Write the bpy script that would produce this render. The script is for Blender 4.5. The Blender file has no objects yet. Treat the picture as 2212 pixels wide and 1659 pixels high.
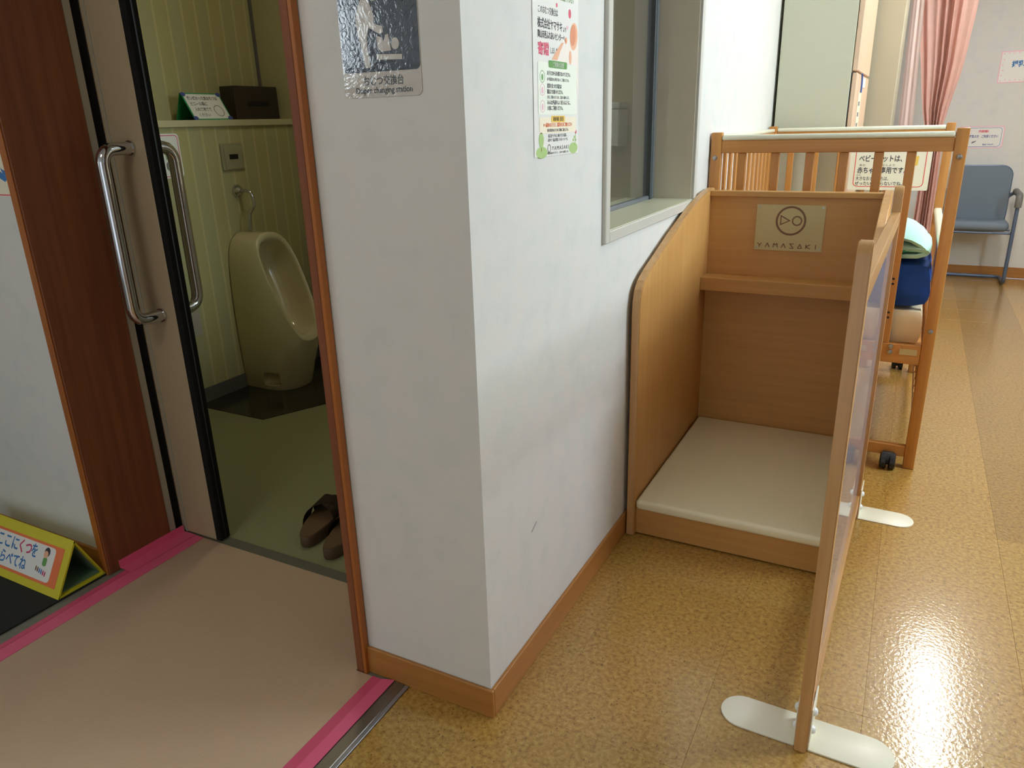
import bpy, bmesh, math, random
from mathutils import Vector, Matrix
random.seed(7)
SC = bpy.context.scene
COL = SC.collection

# ------------------------------------------------------------------ camera
cam_d = bpy.data.cameras.new('camera')
cam = bpy.data.objects.new('camera', cam_d); COL.objects.link(cam)
cam_d.sensor_width = 36.0
cam_d.lens = 1603.0 / 2212.0 * 36.0
cam_d.clip_start = 0.02; cam_d.clip_end = 60
def cam_axes(yaw, pitch, roll):
    f = Vector((math.sin(yaw)*math.cos(pitch), math.cos(yaw)*math.cos(pitch), -math.sin(pitch)))
    r = Vector((math.cos(yaw), -math.sin(yaw), 0)); d = f.cross(r)
    r2 = math.cos(roll)*r + math.sin(roll)*d; d2 = -math.sin(roll)*r + math.cos(roll)*d
    return r2, d2, f
_r, _d, _f = cam_axes(math.radians(-28.06), math.radians(19.414), math.radians(1.664))
cam.matrix_world = Matrix(((_r.x, -_d.x, -_f.x, 0.652), (_r.y, -_d.y, -_f.y, -1.089), (_r.z, -_d.z, -_f.z, 1.2), (0, 0, 0, 1)))
SC.camera = cam

# ------------------------------------------------------------------ world, lights, exposure
SC.view_settings.view_transform = 'Standard'
SC.view_settings.look = 'None'
SC.view_settings.gamma = 1.0
SC.view_settings.use_curve_mapping = False
SC.view_settings.exposure = 0.15
SC.cycles.use_denoising = True
SC.cycles.max_bounces = 6
SC.cycles.diffuse_bounces = 4
SC.cycles.glossy_bounces = 3
SC.cycles.use_adaptive_sampling = True
SC.cycles.adaptive_threshold = 0.09
SC.cycles.adaptive_min_samples = 16
SC.cycles.transparent_max_bounces = 12
SC.cycles.caustics_reflective = False
SC.cycles.caustics_refractive = False
world = bpy.data.worlds.new('sky'); SC.world = world
world.use_nodes = True
world.node_tree.nodes['Background'].inputs['Color'].default_value = (0.75, 0.87, 1.0, 1)
world.node_tree.nodes['Background'].inputs['Strength'].default_value = 0.6

def area_light(name, loc, direction, sx, sy, power, color):
    d = bpy.data.lights.new(name, 'AREA'); d.shape = 'RECTANGLE'; d.size = sx; d.size_y = sy
    d.energy = power; d.color = color
    o = bpy.data.objects.new(name, d); COL.objects.link(o)
    o.location = loc
    o.rotation_euler = Vector(direction).to_track_quat('-Z', 'Z').to_euler()
    return o
# daylight coming in through the big windows in the right-hand wall; the light behind the camera is added
area_light('window_daylight', (2.72, 1.5, 1.965), (-1, 0, 0), 5.6, 0.80, 425, (0.77, 0.92, 1.0))
area_light('entrance_fill', (0.5, -4.03, 1.2), (0, 1, 0), 2.3, 2.1, 8, (0.90, 0.96, 1.0))  # added fill from an unseen opening, brightens the pillar front
area_light('side_window_daylight', (-3.22, -3.45, 1.83), (1, 0, 0), 0.9, 0.56, 20, (0.82, 0.93, 1.0))

# ------------------------------------------------------------------ materials
def new_mat(name):
    m = bpy.data.materials.new(name); m.use_nodes = True
    nt = m.node_tree
    return m, nt, nt.nodes['Principled BSDF']
def rgb(r, g, b):
    def f(c):
        c /= 255.0
        return c/12.92 if c <= 0.04045 else ((c+0.055)/1.055)**2.4
    return (f(r), f(g), f(b), 1)
def plain(name, col, rough=0.5, metal=0.0, spec=None, coat=0.0, bump=0.0, bscale=200.0, var=0.0, vscale=6.0):
    m, nt, b = new_mat(name)
    b.inputs['Base Color'].default_value = col
    b.inputs['Roughness'].default_value = rough
    b.inputs['Metallic'].default_value = metal
    if spec is not None: b.inputs['Specular IOR Level'].default_value = spec
    if coat: b.inputs['Coat Weight'].default_value = coat; b.inputs['Coat Roughness'].default_value = 0.08
    tc = nt.nodes.new('ShaderNodeTexCoord')
    if var:
        n = nt.nodes.new('ShaderNodeTexNoise'); n.inputs['Scale'].default_value = vscale; n.inputs['Detail'].default_value = 4
        nt.links.new(tc.outputs['Object'], n.inputs['Vector'])
        mx = nt.nodes.new('ShaderNodeMix'); mx.data_type = 'RGBA'
        mx.inputs['A'].default_value = tuple(c*(1-var) for c in col[:3]) + (1,)
        mx.inputs['B'].default_value = tuple(min(1, c*(1+var)) for c in col[:3]) + (1,)
        nt.links.new(n.outputs['Fac'], mx.inputs['Factor']); nt.links.new(mx.outputs['Result'], b.inputs['Base Color'])
    if bump:
        n2 = nt.nodes.new('ShaderNodeTexNoise'); n2.inputs['Scale'].default_value = bscale; n2.inputs['Detail'].default_value = 3
        nt.links.new(tc.outputs['Object'], n2.inputs['Vector'])
        bp = nt.nodes.new('ShaderNodeBump'); bp.inputs['Strength'].default_value = bump; bp.inputs['Distance'].default_value = 0.002
        nt.links.new(n2.outputs['Fac'], bp.inputs['Height']); nt.links.new(bp.outputs['Normal'], b.inputs['Normal'])
    return m
def wood(name, c1, c2, grain='Z', rough=0.4, scale=1.0, coat=0.0):
    m, nt, b = new_mat(name)
    tc = nt.nodes.new('ShaderNodeTexCoord'); mp = nt.nodes.new('ShaderNodeMapping')
    s = {'X': (2, 45, 45), 'Y': (45, 2, 45), 'Z': (45, 45, 2)}[grain]
    mp.inputs['Scale'].default_value = tuple(v*scale for v in s)
    nt.links.new(tc.outputs['Object'], mp.inputs['Vector'])
    n = nt.nodes.new('ShaderNodeTexNoise'); n.inputs['Scale'].default_value = 1.0; n.inputs['Detail'].default_value = 4; n.inputs['Roughness'].default_value = 0.6
    nt.links.new(mp.outputs['Vector'], n.inputs['Vector'])
    cr = nt.nodes.new('ShaderNodeValToRGB'); cr.color_ramp.elements[0].position = 0.3; cr.color_ramp.elements[1].position = 0.7
    cr.color_ramp.elements[0].color = c1; cr.color_ramp.elements[1].color = c2
    nt.links.new(n.outputs['Fac'], cr.inputs['Fac']); nt.links.new(cr.outputs['Color'], b.inputs['Base Color'])
    b.inputs['Roughness'].default_value = rough
    if coat: b.inputs['Coat Weight'].default_value = coat; b.inputs['Coat Roughness'].default_value = 0.12
    return m

def wallpaper(name, c1, c2, c3):
    m, nt, b = new_mat(name)
    tc = nt.nodes.new('ShaderNodeTexCoord')
    n = nt.nodes.new('ShaderNodeTexNoise'); n.inputs['Scale'].default_value = 14; n.inputs['Detail'].default_value = 3
    nt.links.new(tc.outputs['Object'], n.inputs['Vector'])
    cr = nt.nodes.new('ShaderNodeValToRGB')
    cr.color_ramp.elements[0].position = 0.3; cr.color_ramp.elements[0].color = c1
    e = cr.color_ramp.elements.new(0.5); e.color = c2
    cr.color_ramp.elements[1].position = 0.5
    cr.color_ramp.elements[2].position = 0.72; cr.color_ramp.elements[2].color = c3
    nt.links.new(n.outputs['Fac'], cr.inputs['Fac']); nt.links.new(cr.outputs['Color'], b.inputs['Base Color'])
    n2 = nt.nodes.new('ShaderNodeTexNoise'); n2.inputs['Scale'].default_value = 160; n2.inputs['Detail'].default_value = 1
    nt.links.new(tc.outputs['Object'], n2.inputs['Vector'])
    bp = nt.nodes.new('ShaderNodeBump'); bp.inputs['Strength'].default_value = 0.12; bp.inputs['Distance'].default_value = 0.002
    nt.links.new(n2.outputs['Fac'], bp.inputs['Height']); nt.links.new(bp.outputs['Normal'], b.inputs['Normal'])
    b.inputs['Roughness'].default_value = 0.75
    return m

def cork_mat():
    m, nt, b = new_mat('cork')
    tc = nt.nodes.new('ShaderNodeTexCoord'); oi = nt.nodes.new('ShaderNodeObjectInfo'); geo = nt.nodes.new('ShaderNodeNewGeometry')
    n = nt.nodes.new('ShaderNodeTexNoise'); n.inputs['Scale'].default_value = 95; n.inputs['Detail'].default_value = 4; n.inputs['Roughness'].default_value = 0.7
    nt.links.new(geo.outputs['Position'], n.inputs['Vector'])
    cr = nt.nodes.new('ShaderNodeValToRGB')
    els = cr.color_ramp.elements
    els[0].position = 0.27; els[0].color = rgb(104, 72, 28)
    els[1].position = 0.75; els[1].color = rgb(196, 172, 100)
    e = els.new(0.40); e.color = rgb(158, 118, 54)
    e = els.new(0.55); e.color = rgb(182, 142, 72)
    nt.links.new(n.outputs['Fac'], cr.inputs['Fac'])
    # small dark flecks
    mp = nt.nodes.new('ShaderNodeMapping'); mp.inputs['Scale'].default_value = (1.0, 0.55, 1.0); mp.inputs['Rotation'].default_value = (0, 0, 0.6)
    nt.links.new(geo.outputs['Position'], mp.inputs['Vector'])
    v = nt.nodes.new('ShaderNodeTexVoronoi'); v.inputs['Scale'].default_value = 130
    nt.links.new(mp.outputs['Vector'], v.inputs['Vector'])
    lt = nt.nodes.new('ShaderNodeMath'); lt.operation = 'LESS_THAN'; lt.inputs[1].default_value = 0.16
    nt.links.new(v.outputs['Distance'], lt.inputs[0])
    sep = nt.nodes.new('ShaderNodeSeparateColor'); nt.links.new(v.outputs['Color'], sep.inputs['Color'])
    gt = nt.nodes.new('ShaderNodeMath'); gt.operation = 'GREATER_THAN'; gt.inputs[1].default_value = 0.62
    nt.links.new(sep.outputs['Red'], gt.inputs[0])
    mu = nt.nodes.new('ShaderNodeMath'); mu.operation = 'MULTIPLY'
    nt.links.new(lt.outputs[0], mu.inputs[0]); nt.links.new(gt.outputs[0], mu.inputs[1])
    mu2 = nt.nodes.new('ShaderNodeMath'); mu2.operation = 'MULTIPLY'; mu2.inputs[1].default_value = 0.75
    nt.links.new(mu.outputs[0], mu2.inputs[0])
    mx = nt.nodes.new('ShaderNodeMix'); mx.data_type = 'RGBA'; mx.inputs['B'].default_value = rgb(58, 40, 24)
    nt.links.new(mu2.outputs[0], mx.inputs['Factor']); nt.links.new(cr.outputs['Color'], mx.inputs['A'])
    # every tile has its own shade
    tint = nt.nodes.new('ShaderNodeMix'); tint.data_type = 'RGBA'; tint.blend_type = 'MULTIPLY'; tint.inputs['Factor'].default_value = 1.0
    nt.links.new(mx.outputs['Result'], tint.inputs['A']); nt.links.new(oi.outputs['Color'], tint.inputs['B'])
    nt.links.new(tint.outputs['Result'], b.inputs['Base Color'])
    b.inputs['Roughness'].default_value = 0.3
    b.inputs['Coat Weight'].default_value = 0.7; b.inputs['Coat Roughness'].default_value = 0.09
    b.inputs['Specular IOR Level'].default_value = 0.5
    n3 = nt.nodes.new('ShaderNodeTexNoise'); n3.inputs['Scale'].default_value = 110; n3.inputs['Detail'].default_value = 2
    nt.links.new(geo.outputs['Position'], n3.inputs['Vector'])
    bp = nt.nodes.new('ShaderNodeBump'); bp.inputs['Strength'].default_value = 0.20; bp.inputs['Distance'].default_value = 0.002
    nt.links.new(n3.outputs['Fac'], bp.inputs['Height']); nt.links.new(bp.outputs['Normal'], b.inputs['Normal']); nt.links.new(bp.outputs['Normal'], b.inputs['Coat Normal'])
    return m

def stripe_mat():
    m, nt, b = new_mat('striped_wallpaper')
    geo = nt.nodes.new('ShaderNodeNewGeometry'); sp = nt.nodes.new('ShaderNodeSeparateXYZ')
    nt.links.new(geo.outputs['Position'], sp.inputs['Vector'])
    mul = nt.nodes.new('ShaderNodeMath'); mul.operation = 'MULTIPLY'; mul.inputs[1].default_value = 1/0.15
    nt.links.new(sp.outputs['Y'], mul.inputs[0])
    fr = nt.nodes.new('ShaderNodeMath'); fr.operation = 'FRACT'; nt.links.new(mul.outputs[0], fr.inputs[0])
    cr = nt.nodes.new('ShaderNodeValToRGB'); cr.color_ramp.interpolation = 'LINEAR'
    base = rgb(178, 168, 116); lite = rgb(194, 184, 132); other = rgb(174, 168, 122)
    pts = [(0.0, base), (0.36, base), (0.38, lite), (0.43, lite), (0.45, other), (0.86, other), (0.88, lite), (0.93, lite), (0.95, base)]
    els = cr.color_ramp.elements
    els[0].position = 0; els[0].color = base; els[1].position = 1; els[1].color = base
    for p, c in pts[1:]:
        e = els.new(p); e.color = c
    nt.links.new(fr.outputs[0], cr.inputs['Fac']); nt.links.new(cr.outputs['Color'], b.inputs['Base Color'])
    b.inputs['Roughness'].default_value = 0.7
    return m

def clear_mat(name, tint, alpha_diffuse=0.12, rough=0.03, diff=(0.9, 0.88, 0.92, 1)):
    m = bpy.data.materials.new(name); m.use_nodes = True; nt = m.node_tree; nt.nodes.clear()
    out = nt.nodes.new('ShaderNodeOutputMaterial')
    tr = nt.nodes.new('ShaderNodeBsdfTransparent'); tr.inputs['Color'].default_value = tint
    gl = nt.nodes.new('ShaderNodeBsdfGlossy'); gl.inputs['Roughness'].default_value = rough
    lw = nt.nodes.new('ShaderNodeLayerWeight'); lw.inputs['Blend'].default_value = 0.5
    pw = nt.nodes.new('ShaderNodeMath'); pw.operation = 'POWER'; pw.inputs[1].default_value = 5.0
    fr = nt.nodes.new('ShaderNodeMath'); fr.operation = 'MULTIPLY_ADD'; fr.inputs[1].default_value = 0.9; fr.inputs[2].default_value = 0.035
    nt.links.new(lw.outputs['Facing'], pw.inputs[0]); nt.links.new(pw.outputs[0], fr.inputs[0])
    mx = nt.nodes.new('ShaderNodeMixShader')
    df = nt.nodes.new('ShaderNodeBsdfDiffuse'); df.inputs['Color'].default_value = diff
    m2 = nt.nodes.new('ShaderNodeMixShader'); m2.inputs['Fac'].default_value = alpha_diffuse
    nt.links.new(fr.outputs[0], mx.inputs['Fac']); nt.links.new(tr.outputs[0], mx.inputs[1]); nt.links.new(gl.outputs[0], mx.inputs[2])
    nt.links.new(mx.outputs[0], m2.inputs[1]); nt.links.new(df.outputs[0], m2.inputs[2])
    nt.links.new(m2.outputs[0], out.inputs['Surface'])
    return m

def film_mat(name, col):
    """printed sticker under wrinkled glossy film"""
    m, nt, b = new_mat(name)
    b.inputs['Base Color'].default_value = col
    b.inputs['Roughness'].default_value = 0.07
    b.inputs['Specular IOR Level'].default_value = 0.7
    geo = nt.nodes.new('ShaderNodeNewGeometry')
    n = nt.nodes.new('ShaderNodeTexNoise'); n.inputs['Scale'].default_value = 75; n.inputs['Detail'].default_value = 4; n.inputs['Distortion'].default_value = 1.5
    nt.links.new(geo.outputs['Position'], n.inputs['Vector'])
    bp = nt.nodes.new('ShaderNodeBump'); bp.inputs['Strength'].default_value = 0.11; bp.inputs['Distance'].default_value = 0.003
    nt.links.new(n.outputs['Fac'], bp.inputs['Height']); nt.links.new(bp.outputs['Normal'], b.inputs['Normal'])
    return m

M = {}
M['wall'] = wallpaper('pale_wallpaper', rgb(216, 216, 211), rgb(221, 220, 215), rgb(225, 219, 213))
M['ceiling'] = plain('ceiling_board', rgb(225, 225, 220), 0.8, bump=0.2, bscale=60)
M['cork'] = cork_mat()
M['entry_floor'] = plain('grey_entry_vinyl', rgb(128, 126, 114), 0.6, var=0.25, vscale=60, bump=0.2)
M['black_mat'] = plain('black_mat', rgb(30, 30, 30), 0.85, bump=0.4, bscale=300)
M['carpet'] = plain('beige_carpet', rgb(205, 176, 148), 0.62, var=0.07, vscale=260, bump=0.35, bscale=420)
M['pink_tape'] = plain('pink_tape', rgb(232, 100, 138), 0.42)
M['pink_tape_dark'] = plain('pink_tape_overlap', rgb(214, 84, 118), 0.42)
M['steel'] = plain('brushed_steel', rgb(140, 132, 122), 0.38, 0.85, bump=0.1)
M['steel_edge'] = plain('bright_steel_edge', rgb(150, 148, 150), 0.4, 0.5)
M['chrome'] = plain('chrome', rgb(205, 205, 208), 0.09, 1.0)
M['screw'] = plain('screw_steel', rgb(165, 165, 165), 0.3, 0.9)
M['jamb_wood'] = wood('red_brown_jamb', rgb(112, 60, 32), rgb(138, 78, 42), 'Z', 0.6)
M['casing_wood'] = wood('orange_casing_lit_edge', rgb(156, 88, 34), rgb(182, 108, 42), 'Z', 0.5)  # orange tone also paints the daylit side edge of the right casing
M['base_wood_x'] = wood('baseboard_wood_x', rgb(166, 110, 52), rgb(182, 126, 64), 'X', 0.42)
M['base_wood_y'] = wood('baseboard_wood_y', rgb(166, 110, 52), rgb(182, 126, 64), 'Y', 0.42)
M['door'] = plain('beige_door_laminate', rgb(178, 160, 128), 0.42)
M['rubber'] = plain('black_rubber', rgb(24, 23, 20), 0.8, spec=0.2)
M['frame_beige'] = plain('beige_metal_frame', rgb(168, 160, 142), 0.45)
M['stripe'] = stripe_mat()
M['toilet_plain'] = plain('toilet_plain_wall', rgb(182, 174, 132), 0.7, var=0.03)
M['toilet_floor'] = plain('green_toilet_vinyl', rgb(140, 140, 100), 0.45, var=0.16, vscale=120)
M['toilet_dark'] = plain('dark_stone_floor_tile', rgb(44, 41, 34), 0.16, var=0.2, vscale=10)
M['threshold'] = plain('grey_green_threshold', rgb(100, 98, 82), 0.5)
M['toilet_base'] = plain('grey_vinyl_skirting', rgb(104, 98, 96), 0.5)
M['ledge'] = plain('cream_ledge', rgb(202, 192, 152), 0.4)
M['ceramic'] = plain('cream_ceramic', rgb(205, 192, 152), 0.12, coat=0.5)
M['ceramic_recess'] = plain('cream_ceramic_recess', rgb(186, 172, 134), 0.2)
M['plate'] = plain('sensor_plate', rgb(168, 164, 130), 0.35, 0.3)
M['black'] = plain('black_plastic', rgb(18, 18, 20), 0.3)
M['caster'] = plain('caster_plastic', rgb(30, 31, 36), 0.4)
M['dark_box'] = plain('dark_brown_box', rgb(52, 42, 34), 0.5)
M['green_card'] = plain('green_card', rgb(40, 150, 92), 0.55)
M['paper'] = plain('paper', rgb(236, 234, 228), 0.55)
M['paper_cream'] = plain('paper_cream', rgb(240, 232, 206), 0.5)
M['ink'] = plain('ink_dark', rgb(58, 56, 62), 0.5)
M['ink_grey'] = plain('ink_grey', rgb(120, 118, 122), 0.5)
M['ink_pink'] = plain('ink_pink', rgb(226, 90, 116), 0.5)
M['ink_rose'] = plain('ink_rose', rgb(206, 54, 108), 0.5)
M['ink_lightpink'] = plain('ink_light_pink', rgb(244, 192, 206), 0.5)
M['ink_orange'] = plain('ink_orange', rgb(236, 122, 70), 0.5)
M['ink_red'] = plain('ink_red', rgb(228, 98, 82), 0.5)
M['ink_green'] = plain('ink_green', rgb(104, 160, 84), 0.5)
M['ink_lightgreen'] = plain('ink_light_green', rgb(176, 206, 132), 0.5)
M['ink_palegreen'] = plain('ink_pale_green', rgb(243, 246, 232), 0.5)
M['ink_yellow'] = plain('ink_yellow', rgb(240, 200, 92), 0.5)
M['ink_paleyellow'] = plain('ink_pale_yellow', rgb(250, 238, 214), 0.5)
M['ink_blue'] = plain('ink_blue', rgb(58, 122, 186), 0.5)
M['ink_navy'] = plain('ink_navy', rgb(70, 86, 148), 0.5)
M['skin'] = plain('ink_skin', rgb(244, 184, 148), 0.55)
M['skin_dark'] = plain('ink_skin_dark', rgb(230, 150, 110), 0.55)
M['ink_brown'] = plain('ink_brown', rgb(122, 84, 56), 0.5)
M['baby_white'] = plain('ink_baby_white', rgb(250, 238, 228), 0.5)
M['film_navy'] = film_mat('film_over_navy', rgb(26, 30, 44))
M['film_white'] = film_mat('film_over_white', rgb(196, 188, 178))
M['film_ink'] = film_mat('film_over_ink', rgb(52, 52, 60))
M['frame_white'] = plain('window_frame_paint', rgb(206, 202, 192), 0.4)
M['frame_side'] = plain('window_reveal_paint', rgb(218, 208, 186), 0.4)
M['sill'] = plain('window_sill_paint', rgb(214, 211, 184), 0.28)
M['sash'] = plain('grey_sash', rgb(120, 124, 130), 0.4, 0.2)
M['sash_dark'] = plain('dark_sash_seal', rgb(66, 72, 74), 0.5)
M['glass'] = clear_mat('window_glass', (0.94, 0.96, 0.93, 1), 0.02, 0.02)
M['acrylic'] = clear_mat('clear_acrylic', (0.96, 0.94, 0.97, 1), 0.13, 0.04, (0.90, 0.82, 0.90, 1))
M['beech_z'] = wood('beech_z', rgb(196, 144, 80), rgb(206, 155, 90), 'Z', 0.42, 1.2)
M['beech_x'] = wood('beech_x', rgb(194, 142, 78), rgb(203, 152, 88), 'X', 0.42, 1.2)
M['beech_y'] = wood('beech_y', rgb(178, 128, 72), rgb(198, 150, 94), 'Y', 0.38, 1.2)
M['beech_pale'] = wood('beech_edge_band', rgb(196, 148, 94), rgb(212, 166, 112), 'Z', 0.36, 1.2)
M['crib_z'] = wood('crib_wood_z', rgb(184, 122, 58), rgb(202, 142, 74), 'Z', 0.36, 1.0)
M['crib_x'] = wood('crib_wood_x', rgb(184, 122, 58), rgb(202, 142, 74), 'X', 0.36, 1.0)
M['crib_y'] = wood('crib_wood_y', rgb(184, 122, 58), rgb(202, 142, 74), 'Y', 0.36, 1.0)
M['crib_cap'] = plain('cream_plastic_cap', rgb(232, 230, 208), 0.35)
M['pad'] = plain('white_vinyl_pad', rgb(244, 234, 198), 0.38, bump=0.05, bscale=30)
M['plaque'] = plain('plaque_metal', rgb(196, 178, 128), 0.45, 0.15)
M['white_metal'] = plain('white_painted_steel', rgb(240, 234, 214), 0.35)
M['white_knob'] = plain('white_knob', rgb(240, 240, 240), 0.25)
M['mattress'] = plain('cream_mattress_cotton', rgb(236, 216, 180), 0.8, var=0.05, vscale=14, bump=0.3, bscale=25)
M['blue_cloth'] = plain('blue_fleece', rgb(26, 76, 168), 0.85, var=0.15, vscale=9, bump=0.3, bscale=60)
M['blue_light'] = plain('light_blue_cloth', rgb(70, 160, 220), 0.85)
M['mint_cloth'] = plain('mint_towel', rgb(186, 230, 216), 0.9, var=0.06, vscale=20, bump=0.4, bscale=120)
M['mint_dark'] = plain('mint_towel_inside', rgb(80, 180, 150), 0.9, bump=0.3, bscale=120)
M['curtain'] = plain('pink_curtain', rgb(246, 206, 194), 0.8, var=0.06, vscale=30)
M['curtain_pale'] = plain('pale_pink_curtain', rgb(250, 230, 224), 0.8)
M['cab_side'] = plain('grey_beige_cabinet', rgb(200, 198, 174), 0.5)
M['cab_door'] = wood('pale_wood_door', rgb(214, 182, 152), rgb(226, 196, 168), 'Z', 0.4, 0.6)
M['pillar'] = plain('beige_column', rgb(172, 166, 144), 0.6)
M['blue_strap'] = plain('blue_strap', rgb(66, 100, 170), 0.6)
M['chair_fabric'] = plain('grey_blue_upholstery', rgb(114, 127, 140), 0.6, bump=0.15, bscale=160)
M['chair_tube'] = plain('blue_grey_tube', rgb(92, 108, 134), 0.35, 0.2)
M['chair_arm'] = plain('grey_arm_pad', rgb(118, 116, 112), 0.5)
M['yellow'] = plain('lime_yellow_tape', rgb(212, 200, 44), 0.5)
M['aframe_in'] = plain('green_cutting_sheet', rgb(104, 132, 104), 0.6)
M['sandal'] = plain('brown_foam', rgb(92, 68, 46), 0.6)
M['sandal_in'] = plain('brown_insole', rgb(100, 74, 46), 0.65, bump=0.3, bscale=150)
M['sandal_strap'] = plain('brown_strap', rgb(62, 44, 30), 0.6)
M['dispenser'] = plain('white_dispenser', rgb(222, 226, 226), 0.4)
M['bin'] = plain('white_bin', rgb(190, 186, 170), 0.45)
lampm = bpy.data.materials.new('lit_diffuser'); lampm.use_nodes = True
_b = lampm.node_tree.nodes['Principled BSDF']; _b.inputs['Emission Color'].default_value = (1.0, 0.97, 0.9, 1); _b.inputs['Emission Strength'].default_value = 28.0
M['lamp'] = lampm
lamp2 = bpy.data.materials.new('toilet_fill_shade'); lamp2.use_nodes = True
_b = lamp2.node_tree.nodes['Principled BSDF']; _b.inputs['Emission Color'].default_value = (1.0, 0.93, 0.72, 1); _b.inputs['Emission Strength'].default_value = 17.0
M['toilet_fill'] = lamp2
lamp3 = bpy.data.materials.new('hall_fill_diffuser'); lamp3.use_nodes = True
_b = lamp3.node_tree.nodes['Principled BSDF']; _b.inputs['Emission Color'].default_value = (1.0, 0.95, 0.84, 1); _b.inputs['Emission Strength'].default_value = 6.8
M['hall_fill'] = lamp3
M['lamp_body'] = plain('white_lamp_body', rgb(235, 235, 232), 0.4)

# ------------------------------------------------------------------ helpers
ORG = {}
def tag(o, label=None, cat=None, group=None, kind=None):
    if label: o['label'] = label
    if cat: o['category'] = cat
    if group: o['group'] = group
    if kind: o['kind'] = kind
    return o
def thing(name, label, cat, loc=(0, 0, 0), rotz=0.0, group=None, local=False):
    o = bpy.data.objects.new(name, None); COL.objects.link(o)
    o.empty_display_size = 0.05
    o.location = loc; o.rotation_euler = (0, 0, rotz)
    ORG[o] = Vector((0, 0, 0)) if local else Vector(loc)
    return tag(o, label, cat, group)
def link_mesh(name, me, mat, parent=None):
    o = bpy.data.objects.new(name, me); COL.objects.link(o)
    if mat is not None:
        me.materials.append(M[mat] if isinstance(mat, str) else mat)
    if parent is not None:
        o.parent = parent; ORG[o] = ORG.get(parent, Vector((0, 0, 0)))
    return o
def finish(bm, name, mat, parent=None, smooth=False):
    if parent is not None and parent in ORG and ORG[parent].length > 0:
        bmesh.ops.translate(bm, verts=bm.verts, vec=-ORG[parent])
    bmesh.ops.recalc_face_normals(bm, faces=bm.faces)
    me = bpy.data.meshes.new(name); bm.to_mesh(me); bm.free()
    if smooth:
        for p in me.polygons: p.use_smooth = True
        me.set_sharp_from_angle(angle=math.radians(40))
    return link_mesh(name, me, mat, parent)
def add_box(bm, lo, hi, bev=0.0, seg=1):
    r = bmesh.ops.create_cube(bm, size=1.0)
    vs = r['verts']
    for v in vs:
        v.co = Vector((lo[i] + (v.co[i]+0.5)*(hi[i]-lo[i]) for i in range(3)))
    if bev > 0:
        es = list({e for v in vs for e in v.link_edges})
        bmesh.ops.bevel(bm, geom=es, offset=bev, segments=seg, affect='EDGES', profile=0.5)
def box(name, lo, hi, mat, parent=None, bev=0.0, seg=1):
    bm = bmesh.new(); add_box(bm, lo, hi, bev, seg)
    return finish(bm, name, mat, parent, smooth=bev > 0 and seg > 1)
def add_prism(bm, pts, axis, a, b):
    """outline pts (2D) extruded along axis between a and b.  axis X: pts=(y,z)  Y: pts=(x,z)  Z: pts=(x,y)"""
    def P(p, t):
        return {'X': (t, p[0], p[1]), 'Y': (p[0], t, p[1]), 'Z': (p[0], p[1], t)}[axis]
    A = [bm.verts.new(P(p, a)) for p in pts]; B = [bm.verts.new(P(p, b)) for p in pts]
    bm.faces.new(A); bm.faces.new(B[::-1])
    n = len(pts)
    for i in range(n):
        bm.faces.new((A[i], B[i], B[(i+1) % n], A[(i+1) % n]))
def prism(name, pts, axis, a, b, mat, parent=None, bev=0.0, smooth=False):
    bm = bmesh.new(); add_prism(bm, pts, axis, a, b)
    if bev:
        bmesh.ops.recalc_face_normals(bm, faces=bm.faces)
        es = [e for e in bm.edges if len(e.link_faces) == 2 and e.calc_face_angle(0) > math.radians(50)]
        bmesh.ops.bevel(bm, geom=es, offset=bev, segments=2, affect='EDGES', profile=0.5)
    return finish(bm, name, mat, parent, smooth or bev > 0)
def rounded(x0, y0, x1, y1, r, n=6):
    out = []
    for cx, cy, a0 in ((x1-r, y1-r, 0), (x0+r, y1-r, 90), (x0+r, y0+r, 180), (x1-r, y0+r, 270)):
        for k in range(n+1):
            a = math.radians(a0 + 90*k/n); out.append((cx + r*math.cos(a), cy + r*math.sin(a)))
    return out
def ellipse(cx, cy, rx, ry, n=24, rot=0.0):
    o = []
    for k in range(n):
        a = 2*math.pi*k/n; x = rx*math.cos(a); y = ry*math.sin(a)
        o.append((cx + x*math.cos(rot) - y*math.sin(rot), cy + x*math.sin(rot) + y*math.cos(rot)))
    return o
def fillet(pts, r, n=6):
    """round the inner corners of a 3D polyline"""
    P = [Vector(p) for p in pts]; out = [P[0]]
    for i in range(1, len(P)-1):
        a = (P[i-1]-P[i]); b = (P[i+1]-P[i]); rr = min(r, a.length*0.49, b.length*0.49)
        p0 = P[i] + a.normalized()*rr; p1 = P[i] + b.normalized()*rr
        for k in range(n+1):
            t = k/n; out.append(p0*(1-t)**2 + P[i]*2*t*(1-t) + p1*t**2)
    out.append(P[-1]); return out
def add_tube(bm, pts, rad, n=12, cap=True):
    P = [Vector(p) for p in pts]; rings = []
    t = (P[1]-P[0]).normalized()
    up = Vector((0, 0, 1)) if abs(t.z) < 0.9 else Vector((1, 0, 0))
    u = t.cross(up).normalized()
    for i, p in enumerate(P):
        if i == 0: d = P[1]-P[0]
        elif i == len(P)-1: d = P[-1]-P[-2]
        else: d = (P[i+1]-P[i]).normalized() + (P[i]-P[i-1]).normalized()
        d = d.normalized(); u = (u - d*u.dot(d)).normalized(); w = d.cross(u)
        r = rad[i] if isinstance(rad, (list, tuple)) else rad
        rings.append([bm.verts.new(p + u*r*math.cos(2*math.pi*k/n) + w*r*math.sin(2*math.pi*k/n)) for k in range(n)])
    for a, b in zip(rings, rings[1:]):
        for k in range(n):
            bm.faces.new((a[k], a[(k+1) % n], b[(k+1) % n], b[k]))
    if cap:
        bm.faces.new(rings[0][::-1]); bm.faces.new(rings[-1])
def tube(name, pts, rad, mat, parent=None, n=12):
    bm = bmesh.new(); add_tube(bm, pts, rad, n)
    return finish(bm, name, mat, parent, True)
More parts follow.
